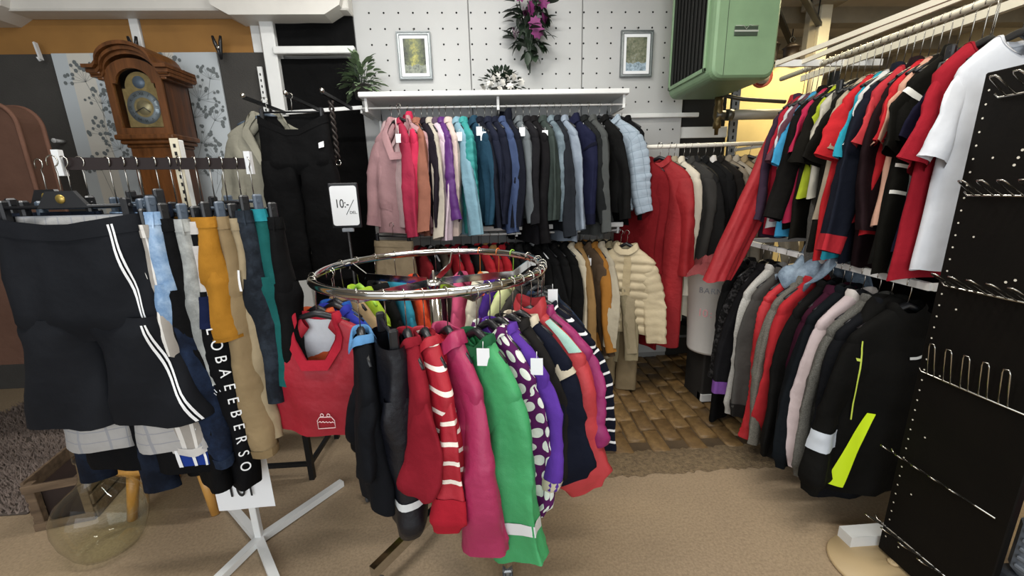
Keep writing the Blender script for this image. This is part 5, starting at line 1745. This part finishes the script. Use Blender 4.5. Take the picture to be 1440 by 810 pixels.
MB().box((.113, -.0065, .240), (.252, -.005, .249)).tube([(.118, -.0065, .270), (.166, -.0065, .270), (.180, -.0065, .252), (.198, -.0065, .274), (.214, -.0065, .270), (.250, -.0065, .270)], .0020, 5).build('badge_emblem', mat('badge_silver', '#c4cbbf', .3, .6), bd)
MB().box((.10, D_, .2), (.30, .76, .24)).box((.10, D_, .6), (.30, .76, .64)).build('wall_bracket', DARKSTEEL, HT)
VP = thing('heater_pipe', 'grey pipe with brass valve under the green heater', 'pipe', (1.63, 2.93, 1.915))
MB().tube([(.10, 0, 0), (.45, 0, 0)], .034, 14).build('pipe', mat('pipe_grey', '#a19c90', .5, .2), VP)
MB().lathe([(.030, .06), (.038, .06), (.038, .10), (.030, .10)], 12, (0, 0, 0), 'X').lathe([(.02, -.02), (.03, -.02), (.03, .06), (.02, .06)], 12, (0, 0, 0), 'X').build('coupling', mat('valve_steel', '#5f5c54', .4, .7), VP)
MB().lathe([(.012, -.13), (.014, -.09), (.026, -.085), (.026, -.05), (.022, -.04), (.03, .0), (.03, .05), (.024, .07), (.028, .08), (.028, .115)], 12, (0, 0, 0)).build('valve', mat('valve_brass', '#6b5a37', .4, .7, var=.3, vscale=20), VP)
P2 = tag(MB().tube([(1.62, 2.9, 2.04), (1.75, 2.85, 2.0), (2.05, 2.85, 1.98)], .013, 8).build('thin_pipe', mat('valve_steel', '#5f5c54', .4, .7)), 'thin dark pipe running right from the heater bottom', 'pipe')

# ------------------------------------------------------------------ white bin on a dark box with clothes
DB = tag(MB().box((1.40, 2.42, 0), (1.60, 2.66, .36), .01).build('dark_box', mat('box_dark', '#1d1a17', .8, var=.2)), 'dark box standing under the white bin', 'box')
BN = thing('white_bin', 'white round bin with handwritten sign filled with clothes', 'bin', (1.47, 2.50, .36))
MB().lathe([(.0, .005), (.135, .005), (.14, .02), (.172, .55), (.178, .55), (.178, .56), (.166, .56), (.13, .03)], 32).build('drum', mat('bin_white', '#dad8d4', .5, var=.05), BN)
def on_bin(txt, size, ang, z, mm, nm):
    r_ = .142 + (z - .02) / .53 * .032 + .0015
    return text_obj(nm, txt, size, mm, BN, Matrix.Translation((r_ * math.cos(ang), r_ * math.sin(ang), z)) @ Matrix.Rotation(ang + PI / 2, 4, 'Z') @ Matrix.Rotation(PI / 2, 4, 'X'))
for k, ch in enumerate('BARN'):
    on_bin(ch, .05, R(-146 + k * 12), .44, mat('grey_ink', '#6d6d72', .6), 'letter')
for k, ch in enumerate('10:-'):
    on_bin(ch, .07, R(-146 + k * 12), .29, PALE_INK, 'numeral')
def heap(name, label, m, loc, rx, ry, rz_, seed):
    rs = np.random.RandomState(seed)
    nu, nv = 30, 16
    U = np.linspace(0, 2 * PI, nu, endpoint=False)[None]
    V = np.linspace(0, 1, nv)[:, None]
    k = 1 + .18 * np.sin(3 * U + 7 * V + rs.rand() * 6) + .12 * np.sin(7 * U - 5 * V) + .06 * np.sin(13 * U + 9 * V)
    G = np.stack([rx * V * np.cos(U) * k, ry * V * np.sin(U) * k, rz_ * (1 - V ** 2) * k + .02 * np.sin(9 * U + 12 * V)], -1)
    o = grid_obj(name, G, m, None)
    o.location = loc
    return tag(o, label, 'clothes')
heap('folded_clothes', 'dusty pink clothes spilling over the bin rim', F('#9a4a4c'), (1.46, 2.48, .90), .19, .18, .09, 3)
heap('folded_clothes', 'black and cream striped cloth on top of the bin', F('#ddd3c4', 'vstripe', '#14100f', .05, .4), (1.52, 2.40, .93), .10, .08, .07, 5)

# ------------------------------------------------------------------ floor things at left
def thin_glass(name, tint, refl=.9):
    m = bpy.data.materials.new(name)
    t = NT(m)
    tr = t.add('ShaderNodeBsdfTransparent')
    tr.inputs[0].default_value = tint
    gl = t.add('ShaderNodeBsdfGlossy')
    gl.inputs['Roughness'].default_value = .03
    lw = t.add('ShaderNodeLayerWeight')
    lw.inputs[0].default_value = .5
    mx = t.add('ShaderNodeMixShader')
    t.link(t.math('ADD', t.math('MULTIPLY', t.math('POWER', lw.outputs['Facing'], 2.6), refl), .035), mx.inputs[0])
    t.link(tr.outputs[0], mx.inputs[1])
    t.link(gl.outputs[0], mx.inputs[2])
    t.link(mx.outputs[0], t.n['Material Output'].inputs['Surface'])
    return m


jg = thin_glass('bottle_glass', (.95, .965, .90, 1), .8)
DJ = thing('demijohn', 'big clear glass demijohn bottle on the floor at left', 'bottle', (-1.68, 1.55, 0))
po = [(.0, .035), (.06, .025), (.095, .004), (.115, .003), (.135, .03), (.165, .10), (.175, .16), (.170, .205), (.145, .25), (.10, .285), (.062, .31), (.042, .34), (.034, .38), (.033, .42), (.040, .425), (.040, .445), (.030, .447)]
pi_ = [(.027, .44), (.028, .38), (.036, .342), (.057, .314), (.096, .29), (.140, .254), (.165, .207), (.170, .16), (.160, .102), (.130, .034), (.11, .009), (.06, .031), (.0, .041)]
sc_ = .88
MB().lathe([(r_ * sc_, z_) for r_, z_ in po], 48, cap=False).build('glass_body', jg, DJ)
CRW = wood('crate_wood', '#4a3a2a', '#75604a', 5, 'X', .8)
CRT = thing('wooden_crate', 'small weathered wooden crate with open front behind the demijohn', 'crate', (-2.03, 1.84, 0), R(14))
for (x, y) in ((-.09, -.14), (.09, -.14), (-.09, .14), (.09, .14)):
    MB().box((x - .016, y - .016, 0), (x + .016, y + .016, .235), .002).build('corner_post', CRW, CRT)
for z in (.02, .215):
    MB().box((-.11, -.165, z - .018), (.11, -.152, z + .018), .002).build('slat', CRW, CRT)
for z in (.03, .10, .17, .22):
    for x in (-.115, .103):
        MB().box((x, -.15, z - .026), (x + .012, .15, z + .026), .002).build('slat', CRW, CRT)
    MB().box((-.11, .152, z - .026), (.11, .165, z + .026), .002).build('slat', CRW, CRT)
MB().box((-.10, -.15, .0), (.10, .15, .012)).build('bottom_board', CRW, CRT)
MB().box((-.085, -.12, .012), (.085, .14, .20), .01).build('inside_shade', mat('crate_shade', '#24130c', .7, var=.3), CRT)  # dark block painted as the shade inside the open crate
PINE = wood('pine_varnish', '#b07c36', '#cf9b52', 4, 'Z', .35)
ST = thing('low_stool', 'low pine stool with round legs under the trousers', 'stool', (-1.52, 1.83, 0))
MB().box((-.20, -.15, .235), (.20, .15, .265), .01).build('seat', PINE, ST)
for (x, y) in ((-.15, -.11), (.15, -.11), (-.15, .11), (.15, .11)):
    MB().tube([(x * 1.25, y * 1.25, 0), (x, y, .24)], [.019, .026], 12).build('leg', PINE, ST)
TF = thing('steel_table', 'dark square tube table frame behind the red smock', 'table', (-1.22, 2.08, 0))
for (x, y) in ((.25, -.18), (.25, .18), (-.25, -.18), (-.25, .18)):
    MB().box((x - .013, y - .013, 0), (x + .013, y + .013, .72)).build('leg', DARKSTEEL, TF)
MB().bar((-.25, -.18, .09), (.25, -.18, .09), .02, .02).build('stretcher', DARKSTEEL, TF)
MB().bar((.25, -.18, .09), (.25, .18, .09), .02, .02).build('stretcher', DARKSTEEL, TF)
MB().box((-.28, -.21, .72), (.28, .21, .75), .004).build('top', mat('top_dark', '#2a2724', .6), TF)
# shag rug
RG = thing('shag_rug', 'grey brown shag rug at the left edge of the floor', 'rug', (-2.85, 2.35, 0))
MB().box((-.60, -.58, 0), (.60, .75, .012), .004).build('backing', mat('rug_back', '#4b423b', .9), RG)
rr = random.Random(9)
vs, fs = [], []
for k in range(9000):
    x, y = rr.uniform(-.6, .6), rr.uniform(-.58, .75)
    a = rr.uniform(0, 6.28)
    w_, h = rr.uniform(.005, .009), rr.uniform(.02, .04)
    tx, ty = x + rr.uniform(-.02, .02), y + rr.uniform(-.02, .02)
    o = len(vs)
    vs += [(x + w_ * math.cos(a + q), y + w_ * math.sin(a + q), .01) for q in (0, 2.1, 4.2)] + [(tx, ty, .012 + h)]
    fs += [(o, o + 1, o + 3), (o + 1, o + 2, o + 3), (o + 2, o, o + 3)]
q = MB().add(vs, fs, True).build('pile', mat('rug_pile', '#7a6c64', .95, var=.4, vscale=40), RG)
q['kind'] = 'stuff'

# ------------------------------------------------------------------ bits at the right and in the room beyond
RB = thing('metal_disc', 'beige round foot plate on the floor beside the black panel', 'foot plate', (1.43, 1.17, 0))
MB().lathe([(.0, .0), (.145, .0), (.15, .008), (.145, .018), (.0, .022)], 40, cap=False).build('disc', mat('plate_beige', '#b59e78', .5), RB)
MB().lathe([(.0, .02), (.02, .022), (.016, .029), (.0, .03)], 16, (.07, 0, 0), cap=False).build('boss', mat('plate_beige', '#b59e78', .5), RB)
GB = thing('plastic_drawer_box', 'grey ridged plastic box behind the black panel edge', 'box', (1.78, .75, 0))
MB().box((-.22, -.20, 0), (.22, .20, .26), .01).build('lower_unit', mat('box_charcoal', '#3a3d42', .5), GB)
MB().box((-.21, -.19, .26), (.21, .19, .455), .02).build('drawer', mat('box_grey', '#767d86', .45), GB)
for k in range(5):
    MB().box((-.218, -.16, .29 + k * .03), (-.208, .16, .303 + k * .03), .003).build('ridge', mat('box_grey', '#767d86', .45), GB)
MB().box((-.225, -.05, .405), (-.208, .07, .43), .003).build('handle', BLACKP, GB)
heap('folded_clothes', 'red folded cloth lying on the grey plastic box', F('#a02034'), (1.72, .84, .45), .14, .12, .09, 8)
LBN = thing('low_shelf', 'dark low metal shelf under the long coats', 'shelf', (1.35, 3.0, 0))
for z in (.30, .46):
    MB().box((-.35, -.12, z), (.45, .16, z + .02), .003).build('board', mat('shelf_slate', '#5b6064', .5), LBN)
for x in (-.34, .44):
    for y in (-.11, .15):
        MB().box((x - .012, y - .012, 0), (x + .012, y + .012, .48)).build('leg', DARKSTEEL, LBN)
CLM = thing('roof_column', 'white steel column in the room beyond the right rack', 'column', (3.56, 4.55, 0))
MB().box((-.06, -.06, 0), (.06, .06, 3.3), .006).build('shaft', mat('column_white', '#d6cfb8', .5), CLM)
MB().box((-.14, -.02, 0), (-.06, .06, 3.3), .004).build('web', mat('column_grey', '#8a8373', .6), CLM)
MB().box((-.14, -.14, 3.2), (.14, .14, 3.3), .006).build('cap', mat('column_grey', '#8a8373', .6), CLM)
JNK = [
    ('lantern', 'dark lantern standing on the partition beyond', (2.88, 4.32, 2.6), '#1d1712', .10, .22),
    ('lantern', 'second dark lantern on the partition right of first', (3.12, 4.34, 2.6), '#241b14', .09, .20),
]
for nm, lab, loc, hx, r_, h in JNK:
    T = thing(nm, lab, 'lantern', loc)
    MB().lathe([(r_, 0), (r_, .02), (r_ * .7, .03), (r_ * .8, h * .75), (r_ * .95, h * .78), (r_ * .3, h), (.0, h)], 12, cap=False).build('body', mat('lantern_' + hx[1:], hx, .5, .4), T)
    MB().tube([(r_ * .3 * math.cos(a), 0, h + .03 + r_ * .3 * math.sin(a)) for a in [k * PI / 8 for k in range(17)]], .005, 6).build('ring', DARKSTEEL, T)
T = thing('table_clock', 'small round blue and white clock on the partition beyond', 'clock', (2.74, 4.3, 2.6))
MB().lathe([(.0, -.04), (.085, -.04), (.09, -.02), (.09, .03), (.0, .03)], 24, (0, 0, .12), 'Y', cap=False).build('case', mat('clock_blue', '#3c5f8c', .4), T)
MB().lathe([(.0, -.046), (.065, -.044), (.065, -.04)], 24, (0, 0, .12), 'Y', cap=False).build('face', CARD, T)
MB().box((-.05, -.03, 0), (.05, .03, .035), .005).build('base', DARKSTEEL, T)
T = thing('round_plaque', 'red rimmed round plaque hanging before the partition', 'plaque', (2.62, 4.0, 2.42))
MB().lathe([(.0, 0), (.085, 0), (.10, -.01), (.10, .02), (.0, .02)], 24, (0, 0, 0), 'Y', cap=False).build('rim', mat('plaque_red', '#7e2c20', .5), T)
MB().lathe([(.0, -.012), (.07, -.012), (.07, 0)], 24, (0, 0, 0), 'Y', cap=False).build('disc', mat('plaque_grey', '#8c867c', .5), T)
MB().tube([(0, .01, .1), (0, .2, .30), (0, .31, .18)], .003, 5).build('cord', DARKSTEEL, T)
for k, (x0, y0, x1, y1, lab) in enumerate(((2.65, 3.7, 3.5, 4.5, 'black hanging rail under the far ceiling, nearer one'), (2.75, 4.1, 3.75, 5.2, 'black hanging rail under the far ceiling, farther one'))):
    T = thing('ceiling_rail', lab, 'rail', (0, 0, 0))
    MB().bar((x0, y0, 3.02), (x1, y1, 3.02), .05, .03).build('bar', DARKSTEEL, T)
    for q_ in (.1, .9):
        MB().tube([(x0 + (x1 - x0) * q_, y0 + (y1 - y0) * q_, 3.02), (x0 + (x1 - x0) * q_, y0 + (y1 - y0) * q_, 3.3)], .006, 6).build('drop_rod', DARKSTEEL, T)
T = thing('hanging_garland', 'red and white garland hanging beside the heater', 'garland', (2.3, 3.6, 3.3))
MB().tube([(.03 * math.sin(k * .8), 0, -k * .03) for k in range(16)], .018, 7).build('red_strand', mat('garland_red', '#8d2430', .6), T)
MB().tube([(.03 * math.sin(k * .8 + 3), 0, -k * .03) for k in range(14)], .012, 7).build('white_strand', WHITEP, T)
# ceiling tube fixtures
for k, (lx, ly, lp, lc) in enumerate(LAMPS):
    T = thing('tube_lamp', ['left front ceiling tube lamp', 'right front ceiling tube lamp', 'ceiling tube lamp over the round rack', 'warm ceiling tube lamp in the room beyond'][k], 'lamp', (lx, ly, 3.19))
    MB().box((-.66, -.06, .05), (.66, .06, .11), .006).build('housing', WHITE, T)
    for s_ in (-.04, .04):
        MB().tube([(-.62, s_, .025), (.62, s_, .025)], .013, 10).build('tube', mat('tube_glow_warm' if k == 3 else 'tube_glow', '#fff0c8' if k == 3 else '#fff9f0', .4, emit=4), T)
